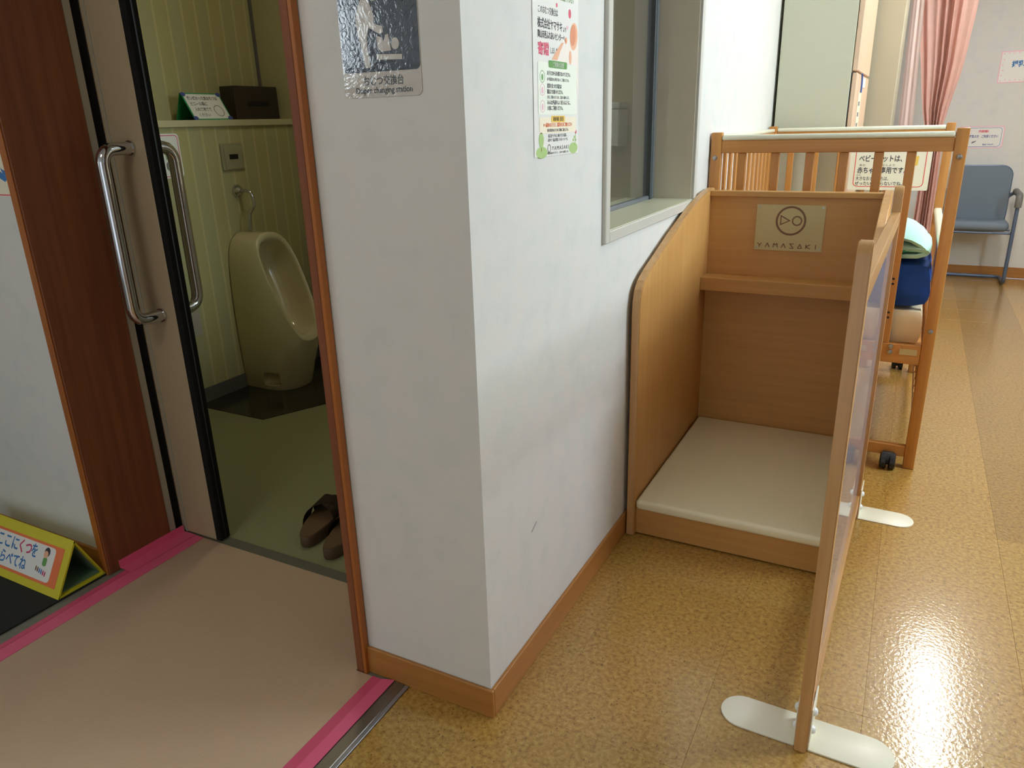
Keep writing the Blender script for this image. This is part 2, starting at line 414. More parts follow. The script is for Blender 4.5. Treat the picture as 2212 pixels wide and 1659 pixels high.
def struct(o):
    o['kind'] = 'structure'; return o
# flat print laid on a surface: origin + right/up vectors, thickness along the normal
class Face:
    def __init__(self, origin, right, up, parent=None):
        self.o = Vector(origin); self.r = Vector(right).normalized(); self.u = Vector(up).normalized()
        self.n = self.r.cross(self.u).normalized(); self.parent = parent
    def pt(self, x, y, d=0.0): return self.o + self.r*x + self.u*y + self.n*d
    def shape(self, name, pts, mat, d0=0.0, d1=0.0006, parent=None):
        bm = bmesh.new()
        A = [bm.verts.new(self.pt(x, y, d0)) for x, y in pts]; B = [bm.verts.new(self.pt(x, y, d1)) for x, y in pts]
        bm.faces.new(A[::-1]); bm.faces.new(B); n = len(pts)
        for i in range(n): bm.faces.new((A[i], A[(i+1) % n], B[(i+1) % n], B[i]))
        return finish(bm, name, mat, parent or self.parent)
    def ring(self, name, outer, inner, mat, d0=0.0, d1=0.0006, parent=None):
        bm = bmesh.new(); n = len(outer)
        o0 = [bm.verts.new(self.pt(x, y, d0)) for x, y in outer]; o1 = [bm.verts.new(self.pt(x, y, d1)) for x, y in outer]
        i0 = [bm.verts.new(self.pt(x, y, d0)) for x, y in inner]; i1 = [bm.verts.new(self.pt(x, y, d1)) for x, y in inner]
        for k in range(n):
            j = (k+1) % n
            bm.faces.new((o1[k], o1[j], i1[j], i1[k])); bm.faces.new((o0[k], o0[j], o1[j], o1[k])); bm.faces.new((i0[k], i0[j], i1[j], i1[k]))
        return finish(bm, name, mat, parent or self.parent)
    def text(self, s, x, y, size, mat, d0=0.0006, align='LEFT', width=None, bold=0.0, name='lettering', spacing=1.0, shear=0.0, parent=None):
        c = bpy.data.curves.new('t', 'FONT'); c.body = s; c.size = size; c.align_x = align; c.resolution_u = 2
        c.extrude = 0.00015; c.offset = bold; c.space_character = spacing; c.shear = shear
        o = bpy.data.objects.new('t', c); COL.objects.link(o)
        dg = bpy.context.evaluated_depsgraph_get()
        me = bpy.data.meshes.new_from_object(o.evaluated_get(dg))
        bpy.data.objects.remove(o); bpy.data.curves.remove(c)
        if len(me.vertices) == 0: return None
        xs = [v.co.x for v in me.vertices]; k = 1.0
        if width and max(xs) > min(xs): k = width/(max(xs)-min(xs))
        par = parent or self.parent
        off = ORG.get(par, Vector((0, 0, 0))) if par else Vector((0, 0, 0))
        for v in me.vertices:
            v.co = self.pt(x + v.co.x*k, y + v.co.y, d0 + 0.0002 + v.co.z) - off
        me.materials.clear()
        ob = link_mesh(name, me, mat, par); ob['kind'] = 'stuff'
        return ob

# ================================================================== SETTING
H = 2.45
def multi(name, boxes, mat):
    bm = bmesh.new()
    for lo, hi in boxes: add_box(bm, lo, hi)
    return struct(finish(bm, name, mat))
# --- floors
floor = struct(box('floor', (-0.235, -4.0, -0.08), (2.7, 5.5, -0.004), 'cork'))
floor.color = (0.92, 0.9, 0.88, 1)
TS = 0.305
tile_cache = {}
def cork_tile(x0, y0, x1, y1, shade):
    key = (round(x1-x0, 4), round(y1-y0, 4))
    if key not in tile_cache:
        bm = bmesh.new(); add_box(bm, (0, 0, -0.004), (key[0]-0.0003, key[1]-0.0003, 0.0))
        es = [e for e in bm.edges if all(v.co.z > -0.001 for v in e.verts)]
        bmesh.ops.bevel(bm, geom=es, offset=0.0003, segments=1, affect='EDGES')
        me = bpy.data.meshes.new('cork_tile'); bm.to_mesh(me); bm.free(); me.materials.append(M['cork']); tile_cache[key] = me
    o = bpy.data.objects.new('cork_tile', tile_cache[key]); COL.objects.link(o)
    o.parent = floor; o.location = (x0 + 0.00015, y0 + 0.00015, 0.0); o.color = shade
    return o
xs = [0.095 + TS*k for k in range(-1, 9)]
ys = [0.035 + TS*k for k in range(-5, 18)]
for i in range(len(xs)-1):
    for j in range(len(ys)-1):
        x0, x1, y0, y1 = xs[i], xs[i+1], ys[j], ys[j+1]
        v = 1.0 + random.uniform(-0.025, 0.025)
        if abs(x0 - 1.01) < 0.01 and y0 > 1.2: v *= 0.80
        if x0 > 1.3 and x0 < 1.5 and y0 > 2.4: v *= 1.04
        sh = (v, v*random.uniform(0.97, 1.01), v*random.uniform(0.94, 1.02), 1)
        if i == 0:
            if y0 >= 0.03: x0 = 0.0
            elif y1 > 0.0:
                cork_tile(0.0, 0.0, x1, y1, sh); y1 = 0.0
        cork_tile(x0, y0, x1, y1, sh)
struct(box('floor_entrance', (-3.2, -4.0, -0.08), (-0.235, 0.247, 0.0), 'entry_floor'))
struct(box('floor_toilet', (-2.33, 0.285, -0.08), (-0.21, 1.9, 0.0), 'toilet_floor'))
struct(prism('floor_tile_patch', [(-2.15, 1.07), (-1.74, 1.067), (-1.58, 1.40), (-1.58, 1.9), (-2.15, 1.9)], 'Z', 0.0, 0.003, 'toilet_dark'))
struct(box('trim_threshold', (-1.262, 0.247, -0.03), (-0.33, 0.285, 0.004), 'threshold'))

# --- walls
W0, W1, WZ0, WZ1 = 0.646, 1.44, 0.942, 1.86     # clear window opening in the long wall
multi('wall_long', [((-0.33, 0.0, 0.0), (0.0, 0.25, H)), ((-0.21, 0.25, 0.0), (0.0, W0-0.02, H)), ((-0.21, W0-0.02, 0.0), (0.0, W1+0.02, WZ0-0.02)),
                    ((-0.21, W0-0.02, WZ1+0.02), (0.0, W1+0.02, H)), ((-0.21, W1+0.02, 0.0), (0.0, 5.5, H))], 'wall')
struct(box('wall_left', (-3.2, 0.0, 0.0), (-1.277, 0.2, H), 'wall'))
multi('wall_door_header', [((-1.277, 0.0, 2.08), (-0.33, 0.25, H))], 'wall')
struct(box('wall_pocket', (-2.33, 0.335, 0.0), (-1.26, 0.36, H), 'toilet_plain'))
struct(box('wall_toilet_left', (-2.45, 0.36, 0.0), (-2.15, 1.9, 1.219), 'stripe'))
struct(box('wall_toilet_left_upper', (-2.45, 0.36, 1.247), (-2.33, 1.9, H), 'stripe'))
struct(box('wall_toilet_far', (-2.45, 1.9, 0.0), (-0.21, 2.0, H), 'toilet_plain'))
struct(box('wall_far', (-0.21, 5.5, 0.0), (2.8, 5.6, H), 'wall'))
multi('wall_right', [((2.7, -4.0, 0.0), (2.8, 5.5, 1.55)), ((2.7, -4.0, 2.38), (2.8, 5.5, H)), ((2.7, -4.0, 1.55), (2.8, -1.35, 2.38)), ((2.7, 4.35, 1.55), (2.8, 5.5, 2.38))], 'wall')
multi('wall_back', [((-3.2, -4.1, 0.0), (-0.7, -4.0, H)), ((1.7, -4.1, 0.0), (2.8, -4.0, H)), ((-0.7, -4.1, 2.28), (1.7, -4.0, H))], 'wall')
multi('wall_entrance_left', [((-3.3, -4.1, 0.0), (-3.2, 0.2, 1.54)), ((-3.3, -4.1, 2.12), (-3.2, 0.2, H)), ((-3.3, -4.1, 1.54), (-3.2, -3.91, 2.12)), ((-3.3, -2.99, 1.54), (-3.2, 0.2, 2.12))], 'wall')
struct(box('ceiling', (-3.3, -4.1, H), (2.8, 5.6, H+0.06), 'ceiling'))
# slim frames of the daylight windows in the right-hand wall
for k in range(4):
    y = -1.32 + 1.88*k
    struct(box('window_%d' % (k+2), (2.74, y-0.03, 1.55), (2.79, y+0.03, 2.38), 'sash'))

# --- skirting
struct(box('baseboard_pillar', (-0.33, -0.008, 0.0), (0.008, 0.0, 0.071), 'base_wood_x', bev=0.0015))
struct(box('baseboard_long', (0.0, 0.0, 0.0), (0.008, 2.88, 0.071), 'base_wood_y', bev=0.0015))
struct(box('baseboard_left', (-3.2, -0.008, 0.0), (-1.277, 0.0, 0.071), 'base_wood_x', bev=0.0015))
struct(box('baseboard_far', (0.5, 5.492, 0.0), (2.7, 5.5, 0.079), 'base_wood_x', bev=0.0015))
struct(box('baseboard_toilet', (-2.15, 0.36, 0.0), (-2.144, 1.9, 0.07), 'toilet_base'))
struct(box('baseboard_toilet_far', (-2.144, 1.894, 0.0), (-0.21, 1.9, 0.07), 'toilet_base'))
struct(box('trim_ledge', (-2.33, 0.36, 1.219), (-2.138, 1.9, 1.247), 'ledge', bev=0.002))
struct(box('dark_corner_strip', (-2.33, 1.888, 1.247), (-2.318, 1.9, H), 'toilet_base'))  # narrow darker strip down the upper corner

# --- door frame: dark left reveal, right casing
t = thing('door_1', 'dark red-brown wooden door frame around the toilet doorway', None, (-1.26, 0, 0)); struct(t)
box('jamb', (-1.277, -0.012, 0.0), (-1.252, 0.2, 2.08), 'jamb_wood', t, 0.002)
box('casing', (-1.279, -0.016, 0.0), (-1.256, -0.012, 2.08), 'casing_wood', t, 0.001)
box('casing', (-0.351, -0.018, 0.0), (-0.331, 0.25, 2.08), 'jamb_wood', t, 0.0015)
box('lit_edge_strip', (-0.331, -0.018, 0.0), (-0.322, -0.002, 2.08), 'casing_wood', t, 0.001)  # side edge of the casing, its daylight put into a lighter wood colour
box('head', (-1.252, -0.012, 2.05), (-0.351, 0.25, 2.08), 'jamb_wood', t)
box('metal_strip', (-1.277, 0.2, 0.0), (-1.254, 0.222, 2.05), 'frame_beige', t, 0.001)
box('gap_shade', (-1.30, 0.222, 0.0), (-1.262, 0.25, 2.05), 'rubber', t)  # black strip painted in for the shadow of the pocket gap

# --- window in the long wall
t = thing('window_1', 'cream metal window frame with clear glass looking into the toilet room', None, (0, 1.04, WZ0)); struct(t)
def wframe(name, lo, hi, mat='frame_white'): return box(name, lo, hi, mat, t, 0.002)
fo = 0.028
wframe('frame_side', (-0.21, W0-fo, WZ0-fo), (0.011, W0, WZ1+fo))
wframe('frame_side', (-0.21, W1, WZ0-fo), (0.011, W1+fo, WZ1+fo))
wframe('frame_head', (-0.21, W0, WZ1), (0.011, W1, WZ1+fo))
wframe('sill', (-0.225, W0, WZ0-fo), (0.011, W1, WZ0))
box('reveal_lining', (-0.21, W1-0.002, WZ0), (0.0, W1, WZ1), 'frame_side', t)
box('sill_top', (-0.225, W0, WZ0), (0.004, W1-0.002, WZ0+0.0015), 'sill', t)
box('sash_bar', (-0.150, W1-0.055, WZ0+0.0015), (-0.122, W1-0.034, WZ1), 'sash_dark', t, 0.002)
box('sash_bar', (-0.147, W1-0.034, WZ0+0.0015), (-0.127, W1-0.002, WZ1), 'sash', t, 0.003)
box('sash_rail', (-0.145, W0, WZ0+0.0015), (-0.127, W1-0.055, WZ0+0.014), 'sash', t, 0.002)
box('pane', (-0.139, W0, WZ0+0.014), (-0.135, W1-0.055, WZ1), 'glass', t)

# ================================================================== ENTRANCE MAT AREA
me_mat = prism('beige_carpet_runner', [(-1.150, -2.2), (-0.275, -2.2), (-0.292, -0.020), (-0.352, -0.020), (-0.352, 0.247), (-1.225, 0.247)], 'Z', 0.0, 0.005, 'carpet', bev=0.001)
tag(me_mat, 'beige low-pile runner mat edged with pink tape before the toilet door', 'mat')
def strip(name, quad, z0, z1, mat, label):
    o = prism(name, quad, 'Z', z0, z1, mat); tag(o, label, 'tape', 'pink tapes holding the runner mat'); return o
strip('pink_tape', [(-1.160, -2.2), (-1.120, -2.2), (-1.163, 0.246), (-1.233, 0.246)], 0.0051, 0.0058, 'pink_tape', 'long pink tape along the left edge of the beige mat')
strip('pink_tape', [(-1.1605, -2.2), (-1.148, -2.2), (-1.208, 0.02), (-1.2275, 0.02)], 0.0059, 0.0066, 'pink_tape_dark', 'thin darker pink tape overlapping the long left tape')
o = prism('pink_tape', [(-1.2515, 0.0067), (-1.200, 0.0067), (-1.200, 0.0075), (-1.2508, 0.0075), (-1.2508, 0.030), (-1.2515, 0.030)], 'Y', 0.02, 0.246, 'pink_tape')
tag(o, 'short wide pink tape folded up against the dark door jamb', 'tape', 'pink tapes holding the runner mat')
strip('pink_tape', [(-0.312, -2.2), (-0.268, -2.2), (-0.272, -0.0195), (-0.304, -0.0195)], 0.0051, 0.0058, 'pink_tape_dark', 'inner pink tape along the right edge of the beige mat')
strip('pink_tape', [(-0.285, -2.2), (-0.252, -2.2), (-0.249, -0.0085), (-0.279, -0.0195)], 0.0059, 0.0066, 'pink_tape', 'outer pink tape beside the metal floor strip')
t = thing('floor_metal_strip', 'brushed metal floor strip between the pink tape and cork floor', 'strip', (-0.235, -1.0, 0))
box('strip_plate', (-0.262, -2.4, 0.0), (-0.221, -0.009, 0.004), 'steel', t, 0.001)
box('strip_edge', (-0.221, -2.4, 0.0), (-0.2105, -0.009, 0.003), 'steel_edge', t, 0.001)
o = box('black_floor_mat', (-2.3, -1.8, 0.0), (-1.263, -0.012, 0.006), 'black_mat', None, 0.001)
tag(o, 'black floor mat under the yellow shoe sign', 'mat')

# yellow A-frame sign on the floor
A0, A1 = -1.265, -1.76
t = thing('shoe_sign_stand', 'lime yellow triangular floor sign asking to line up shoes', 'sign', (-1.5, -0.085, 0.006))
zb = 0.0065; ap = (-0.079, 0.148); f0 = (-0.158, zb); r0 = (-0.016, zb)
def tri_panel(name, p, q, mat, th=0.005):
    P, Q = Vector(p), Vector(q); d = (Q-P).normalized(); n = Vector((-d.y, d.x))
    c = Vector(((f0[0]+ap[0]+r0[0])/3, (f0[1]+ap[1]+r0[1])/3))
    if (c-P).dot(n) < 0: n = -n
    pts = [tuple(P), tuple(Q), tuple(Q+n*th-d*th), tuple(P+n*th+d*th)]
    return prism(name, pts, 'X', A1, A0, mat, t)
tri_panel('front_panel', f0, ap, 'yellow'); tri_panel('rear_panel', ap, r0, 'yellow'); tri_panel('bottom_panel', r0, f0, 'yellow')
def tri_in(k): 
    c = Vector(((f0[0]+ap[0]+r0[0])/3, (f0[1]+ap[1]+r0[1])/3))
    return [tuple(c + (Vector(p)-c)*k) for p in (f0, ap, r0)]
bm = bmesh.new()   # green lining inside
o1 = tri_in(0.87); o2 = tri_in(0.83)
for a, b in ((0, 1), (1, 2), (2, 0)):
    add_prism(bm, [o1[a], o1[b], o2[b], o2[a]], 'X', A1+0.01, A0-0.012)
finish(bm, 'lining', 'aframe_in', t)
up = Vector((0, ap[0]-f0[0], ap[1]-f0[1])); L = up.length; up.normalize()
F = Face((A1, f0[0], f0[1]), (1, 0, 0), up, t)
W = A0-A1
F.shape('orange_border', [(0.03, 0.022), (W-0.026, 0.022), (W-0.026, L-0.03), (0.03, L-0.03)], 'ink_orange', 0.0002, 0.0008)
F.shape('white_card', rounded(0.05, 0.03, W-0.058, L-0.037, 0.012), 'paper', 0.0008, 0.0013)
F.text('ここに', 0.165, 0.086, 0.042, 'ink_blue', 0.0013, bold=0.0008, width=0.098)
F.text('くつ', 0.268, 0.086, 0.042, 'ink_rose', 0.0013, bold=0.0008, width=0.058)
F.text('を', 0.330, 0.086, 0.042, 'ink_blue', 0.0013, bold=0.0008, width=0.026)
F.text('ならべてね', 0.165, 0.042, 0.040, 'ink_blue', 0.0013, bold=0.0008, width=0.157)
F.shape('figure_hair', ellipse(0.402, 0.109, 0.012, 0.013), 'ink', 0.0013, 0.0016)
F.shape('figure_face', ellipse(0.399, 0.102, 0.0095, 0.010), 'skin', 0.0016, 0.0019)
F.shape('figure_body', rounded(0.391, 0.070, 0.409, 0.094, 0.007), 'ink_green', 0.0013, 0.0016)
for k, mm in enumerate(('ink_brown', 'ink_brown', 'ink_blue', 'ink_blue', 'ink_rose', 'ink_rose')):
    F.shape('printed_shoe', ellipse(0.371 + 0.0085*k, 0.058-0.0015*k, 0.0028, 0.0075, 12), mm, 0.0013, 0.0016)

# sign on the left wall, cut by the frame edge
F = Face((-1.40, -0.0002, 1.062), (1, 0, 0), (0, 0, 1))
t = thing('wall_notice', 'cream notice with pink rounded border beside the dark door jamb', 'notice', (-1.35, 0, 1.06))
F.parent = t
F.shape('sheet', rounded(0.0, 0.0, 0.118, 0.135, 0.012), 'paper_cream', 0.0002, 0.0012)
F.ring('border', rounded(0.002, 0.002, 0.116, 0.133, 0.012), rounded(0.005, 0.005, 0.113, 0.130, 0.010), 'ink_pink', 0.0012, 0.0015)
F.shape('blue_drawing', [(0.03, 0.045), (0.06, 0.05), (0.072, 0.042), (0.088, 0.035), (0.098, 0.040), (0.096, 0.055), (0.102, 0.062), (0.092, 0.062), (0.080, 0.068), (0.086, 0.055), (0.07, 0.062), (0.04, 0.07)], 'ink_blue', 0.0012, 0.0015)

# ================================================================== SLIDING DOOR WITH HANDLES
t = thing('sliding_door', 'beige sliding toilet door pushed mostly into its wall pocket', 'door', (-1.5, 0.271, 0.005))
box('leaf', (-2.02, 0.2535, 0.006), (-1.116, 0.289, 2.05), 'door', t, 0.001)
box('edge_seal', (-1.116, 0.2525, 0.006), (-1.094, 0.290, 2.05), 'rubber', t, 0.003)
tube('edge_groove', [(-1.0935, 0.272, 0.01), (-1.0935, 0.272, 2.04)], 0.0025, 'black', t, 6)
box('edge_bead', (-1.2495, 0.2515, 0.006), (-1.243, 0.2535, 2.05), 'frame_beige', t)
for s, y0, y1 in ((-1, 0.2535, 0.165), (1, 0.289, 0.380)):
    hx = -1.170
    pts = fillet([(hx, y0, 1.164), (hx, y1, 1.164), (hx, y1, 0.717), (hx, y0, 0.717)], 0.045, 8)
    hd = tube('handle', pts, 0.0165, 'chrome', t, 16)
    for z in (1.164, 0.717):
        tube('collar', [(hx, y0, z), (hx, y0 + s*0.006, z)], 0.0195, 'chrome', hd, 16)

# ================================================================== TOILET ROOM
# urinal: lofted D-sections cut by a slanted plane, hollowed out
def urinal():
    t = thing('urinal', 'cream ceramic floor-standing urinal with slanted oval opening', 'urinal', (-2.0, 1.54, 0.003))
    yc = 1.488; xb = -2.1435
    secs = [(0.0035, 0.120, 0.262), (0.02, 0.124, 0.270), (0.12, 0.128, 0.302), (0.20, 0.131, 0.335), (0.26, 0.133, 0.352), (0.33, 0.134, 0.355), (0.42, 0.134, 0.345),
            (0.52, 0.130, 0.325), (0.60, 0.124, 0.30), (0.66, 0.114, 0.28), (0.70, 0.098, 0.255), (0.725, 0.078, 0.23), (0.742, 0.05, 0.20), (0.748, 0.02, 0.17)]
    N = 28
    bm = bmesh.new(); rings = []
    for z, w, d in secs:
        ring = []
        flat = 0.12 if d > 0.22 else d*0.5
        for k in range(N+1):
            a = math.pi*k/N - math.pi/2
            ca, sa = math.cos(a), math.sin(a)
            ex = 0.78
            x = xb + flat + (d-flat)*abs(ca)**ex; y = yc + w*math.copysign(abs(sa)**ex, sa)
            ring.append(bm.verts.new((x, y, z)))
        ring.append(bm.verts.new((xb, yc + w*0.96, z))); ring.insert(0, bm.verts.new((xb, yc - w*0.96, z)))
        rings.append(ring)
    n = len(rings[0])
    for a, b in zip(rings, rings[1:]):
        for k in range(n):
            bm.faces.new((a[k], a[(k+1) % n], b[(k+1) % n], b[k]))
    bm.faces.new(rings[0][::-1]); bm.faces.new(rings[-1])
    bmesh.ops.recalc_face_normals(bm, faces=bm.faces)
    p0 = Vector((-2.000, yc, 0.745)); p1 = Vector((-1.795, yc, 0.236))
    d = (p1-p0).normalized(); nrm = Vector((-d.z, 0, d.x)); nrm = nrm if nrm.x > 0 else -nrm
    r = bmesh.ops.bisect_plane(bm, geom=bm.verts[:]+bm.edges[:]+bm.faces[:], plane_co=p0, plane_no=nrm, clear_outer=True)
    cut = [e for e in r['geom_cut'] if isinstance(e, bmesh.types.BMEdge)]
    # order the cut loop, then hollow the bowl ring by ring
    nxt = {}
    for e in cut:
        for v in e.verts: nxt.setdefault(v, []).append(e.other_vert(v))
    loop = [cut[0].verts[0]]; prev = None
    while True:
        c = [v for v in nxt[loop[-1]] if v is not prev]
        prev = loop[-1]
        if not c or c[0] is loop[0]: break
        loop.append(c[0])
    cen = sum((v.co for v in loop), Vector())/len(loop)
    last = loop
    for sc_, dep in ((0.99, -0.004), (0.97, -0.006), (0.895, -0.002), (0.865, 0.006), (0.845, 0.03), (0.81, 0.07), (0.73, 0.105), (0.56, 0.13), (0.28, 0.142)):
        ring = [bm.verts.new(cen + (v.co-cen)*sc_ - nrm*dep) for v in loop]
        for k in range(len(loop)):
            j = (k+1) % len(loop)
            bm.faces.new((last[k], last[j], ring[j], ring[k]))
        last = ring
    bm.faces.new(last)
    for v in bm.verts:          # keep the bowl inside the body
        if v.co.x < xb + 0.0: v.co.x = xb
    body = finish(bm, 'body', 'ceramic', t, True)
    # recess with drain cover on the camera side of the foot
    cutter = bmesh.new()
    a = math.radians(-52)
    add_box(cutter, (-0.040, -0.034, -0.033), (0.040, 0.034, 0.033), 0.010, 3)
    rot = Matrix.Rotation(math.radians(38), 4, 'Z')
    bmesh.ops.transform(cutter, matrix=Matrix.Translation(Vector((-1.972, 1.372, 0.062)) - ORG[t]) @ rot, verts=cutter.verts)
    cm = bpy.data.meshes.new('cutter'); cutter.to_mesh(cm); cutter.free()
    co = bpy.data.objects.new('cutter', cm); COL.objects.link(co); co.parent = t
    md = body.modifiers.new('cut', 'BOOLEAN'); md.operation = 'DIFFERENCE'; md.object = co; md.solver = 'EXACT'
    bpy.context.view_layer.update()
    dg = bpy.context.evaluated_depsgraph_get()
    me = bpy.data.meshes.new_from_object(body.evaluated_get(dg))
    body.modifiers.clear(); body.data = me
    bpy.data.objects.remove(co)
    for p in me.polygons: p.use_smooth = True
    me.set_sharp_from_angle(angle=math.radians(50))
    return t
urinal()
t = thing('flush_pipe', 'curved chrome flush pipe running from the wall into the urinal top', 'pipe', (-2.15, 1.487, 0.9))
bm = bmesh.new()
add_tube(bm, [(-2.150, 1.487, 0.932), (-2.143, 1.487, 0.932), (-2.132, 1.487, 0.932), (-2.120, 1.487, 0.932)], [0.030, 0.030, 0.022, 0.012], 20)
finish(bm, 'flange', 'chrome', t, True)
tube('pipe', fillet([(-2.13, 1.487, 0.932), (-2.066, 1.489, 0.936), (-2.060, 1.497, 0.868), (-2.082, 1.480, 0.835), (-2.092, 1.478, 0.752)], 0.030, 7), 0.0085, 'chrome', t, 12)
tube('pipe_nut', [(-2.092, 1.478, 0.772), (-2.092, 1.478, 0.750)], 0.0125, 'chrome', t, 6)
t = thing('flush_sensor', 'square flush sensor plate with a black window above the urinal', 'sensor', (-2.15, 1.486, 1.02))
box('plate', (-2.15, 1.421, 1.025), (-2.142, 1.551, 1.145), 'plate', t, 0.003)
box('cover', (-2.142, 1.436, 1.032), (-2.139, 1.540, 1.138), 'plate', t, 0.001)
box('sensor_window', (-2.139, 1.462, 1.075), (-2.1375, 1.512, 1.097), 'black', t)
# kids notice beside the sensor
t = thing('toilet_notice', 'white notice with pink border on striped wall behind the door handle', 'notice', (-2.15, 1.1, 1.02))
F = Face((-2.1498, 0.96, 1.015), (0, 1, 0), (0, 0, 1), t)
F.shape('sheet', rounded(0, 0, 0.248, 0.180, 0.016), 'paper', 0.0002, 0.001)
F.ring('border', rounded(0.006, 0.006, 0.242, 0.174, 0.014), rounded(0.009, 0.009, 0.239, 0.171, 0.012), 'ink_pink', 0.001, 0.0013)
F.shape('figure_hair', ellipse(0.188, 0.128, 0.020, 0.018), 'ink', 0.001, 0.0013)
F.shape('figure_face', ellipse(0.190, 0.116, 0.018, 0.016), 'skin', 0.0013, 0.0016)
F.shape('figure_body', rounded(0.170, 0.074, 0.212, 0.102, 0.008), 'ink_green', 0.001, 0.0013)
F.shape('figure_seat', rounded(0.166, 0.03, 0.214, 0.068, 0.015), 'ink_grey', 0.001, 0.0013)
F.text('トイレ', 0.03, 0.09, 0.04, 'ink_blue', 0.001)
o = box('wall_access_plate', (-2.15, 1.0, 0.318), (-2.1465, 1.163, 0.47), 'frame_beige', None, 0.001)
tag(o, 'small beige access plate low on the striped toilet wall', 'plate')
# dark box with a slot on the ledge
t = thing('tissue_box', 'dark brown box with a slot standing on the toilet ledge', 'box', (-2.25, 1.75, 1.247))
box('case', (-2.30, 1.605, 1.2472), (-2.205, 1.882, 1.397), 'dark_box', t, 0.003)
box('slot', (-2.205, 1.680, 1.306), (-2.2040, 1.818, 1.330), 'black', t)
# green paper stand on the ledge
t = thing('nappy_notice_stand', 'green folded card stand with white notice and blue corners on the ledge', 'sign', (-2.22, 1.45, 1.247))
FB, FT = Vector((-2.175, 1.335, 1.2475)), Vector((-2.245, 1.335, 1.362))
prism('front_card', [(FB.x, FB.z), (FT.x, FT.z), (FT.x-0.003, FT.z), (FB.x-0.003, FB.z)], 'Y', 1.335, 1.545, 'green_card', t)
prism('rear_card', [(FT.x-0.003, FT.z), (FT.x-0.006, FT.z), (-2.298, 1.2475), (-2.295, 1.2475)], 'Y', 1.335, 1.545, 'green_card', t)
F = Face(FB, (0, 1, 0), FT-FB, t)
LL = (FT-FB).length
F.shape('white_card', [(0.006, 0.006), (0.204, 0.006), (0.204, LL-0.006), (0.006, LL-0.006)], 'paper', 0.0002, 0.0009)
F.text('使い終わった紙おむつは', 0.02, 0.100, 0.020, 'ink', 0.0009, bold=0.0003, width=0.165)
F.text('ビニール袋に', 0.02, 0.072, 0.020, 'ink', 0.0009, bold=0.0003, width=0.09)
F.text('入れて捨てて', 0.03, 0.045, 0.020, 'ink', 0.0009, bold=0.0003, width=0.09)
F.text('ください', 0.035, 0.018, 0.018, 'ink_grey', 0.0009, bold=0.0003, width=0.06)
F.ring('drawing', ellipse(0.16, 0.045, 0.026, 0.028), ellipse(0.16, 0.045, 0.023, 0.025), 'ink_grey', 0.0009, 0.0012)
for (x, y) in ((0.008, 0.008), (0.202, 0.008), (0.008, LL-0.008), (0.202, LL-0.008)):
    F.shape('blue_corner', ellipse(x, y, 0.013, 0.010, 12), 'ink_navy', 0.0009, 0.003)
# white bin half hidden behind the jamb
t = thing('waste_bin', 'pale small bin on the dark tile behind the urinal', 'bin', (-1.90, 1.83, 0.003))
bm = bmesh.new()
add_prism(bm, rounded(-2.00, 1.78, -1.74, 1.885, 0.03), 'Z', 0.0035, 0.24); finish(bm, 'bin_body', 'bin', t, True)
bm = bmesh.new()
add_prism(bm, rounded(-2.005, 1.775, -1.735, 1.888, 0.03), 'Z', 0.24, 0.255); finish(bm, 'lid', 'bin', t, True)
# towel dispenser seen through the window
t = thing('paper_dispenser', 'white paper towel dispenser seen through the window glass', 'dispenser', (-0.45, 1.9, 1.1))
box('case', (-0.60, 1.80, 1.098), (-0.385, 1.9, 1.236), 'dispenser', t, 0.004)
box('lid', (-0.60, 1.80, 1.240), (-0.385, 1.9, 1.262), 'dispenser', t, 0.004)
box('front_panel', (-0.432, 1.797, 1.102), (-0.388, 1.80, 1.234), 'dispenser', t, 0.001)

# sandals
def sandal(name, label, loc, rot, mirror):
    t = thing(name, label, 'sandal', loc, rot, 'brown sandals inside the toilet door', local=True); t.scale = (1.12, 1.08, 1.1)
    s = -1 if mirror else 1
    out = []
    for k in range(40):
        a = 2*math.pi*k/40
        y = 0.128*math.sin(a); w = 0.041 + 0.007*math.sin(a)
        x = w*math.copysign(abs(math.cos(a))**0.75, math.cos(a)) + s*0.006*(y/0.128)**2
        out.append((x, y))
    bm = bmesh.new()
    def ring(z, k): return [bm.verts.new((x*k, y*(1-(1-k)*0.4), z)) for x, y in out]
    R = [ring(0.0, 0.93), ring(0.006, 1.0), ring(0.030, 1.0), ring(0.034, 0.97)]
    for a, b in zip(R, R[1:]):
        for k in range(40): bm.faces.new((a[k], a[(k+1) % 40], b[(k+1) % 40], b[k]))
    bm.faces.new(R[0][::-1]); bm.faces.new(R[-1]); finish(bm, 'sole', 'sandal', t, True)
    bm = bmesh.new(); add_prism(bm, [(x*0.93, y*0.965) for x, y in out], 'Z', 0.034, 0.036); finish(bm, 'insole', 'sandal_in', t, True)
    # crossed upper straps
    for side in (1, -1):
        bm = bmesh.new(); n = 14; A = []; B = []
        for k in range(n+1):
            u = k/n; ang = math.pi*u
            x = side*0.050*math.cos(ang); z = 0.014 + 0.058*math.sin(ang)**0.8
            yc = -0.012 + 0.075*u
            hw = 0.024 + 0.006*math.sin(ang)
            A.append((Vector((x, yc-hw, z)), Vector((x, yc+hw, z))))
        top = [(bm.verts.new(a), bm.verts.new(b)) for a, b in A]
        for p, q in zip(top, top[1:]): bm.faces.new((p[0], q[0], q[1], p[1]))
        r = bmesh.ops.solidify(bm, geom=bm.faces[:], thickness=0.004)
        finish(bm, 'strap', 'sandal_strap', t, True)
sandal('sandal', 'brown two-strap sandal further from the door jamb', (-0.872, 0.472, 0.0005), math.radians(13), False)
sandal('sandal', 'brown two-strap sandal half hidden behind the door jamb', (-0.752, 0.452, 0.0005), math.radians(13), True)

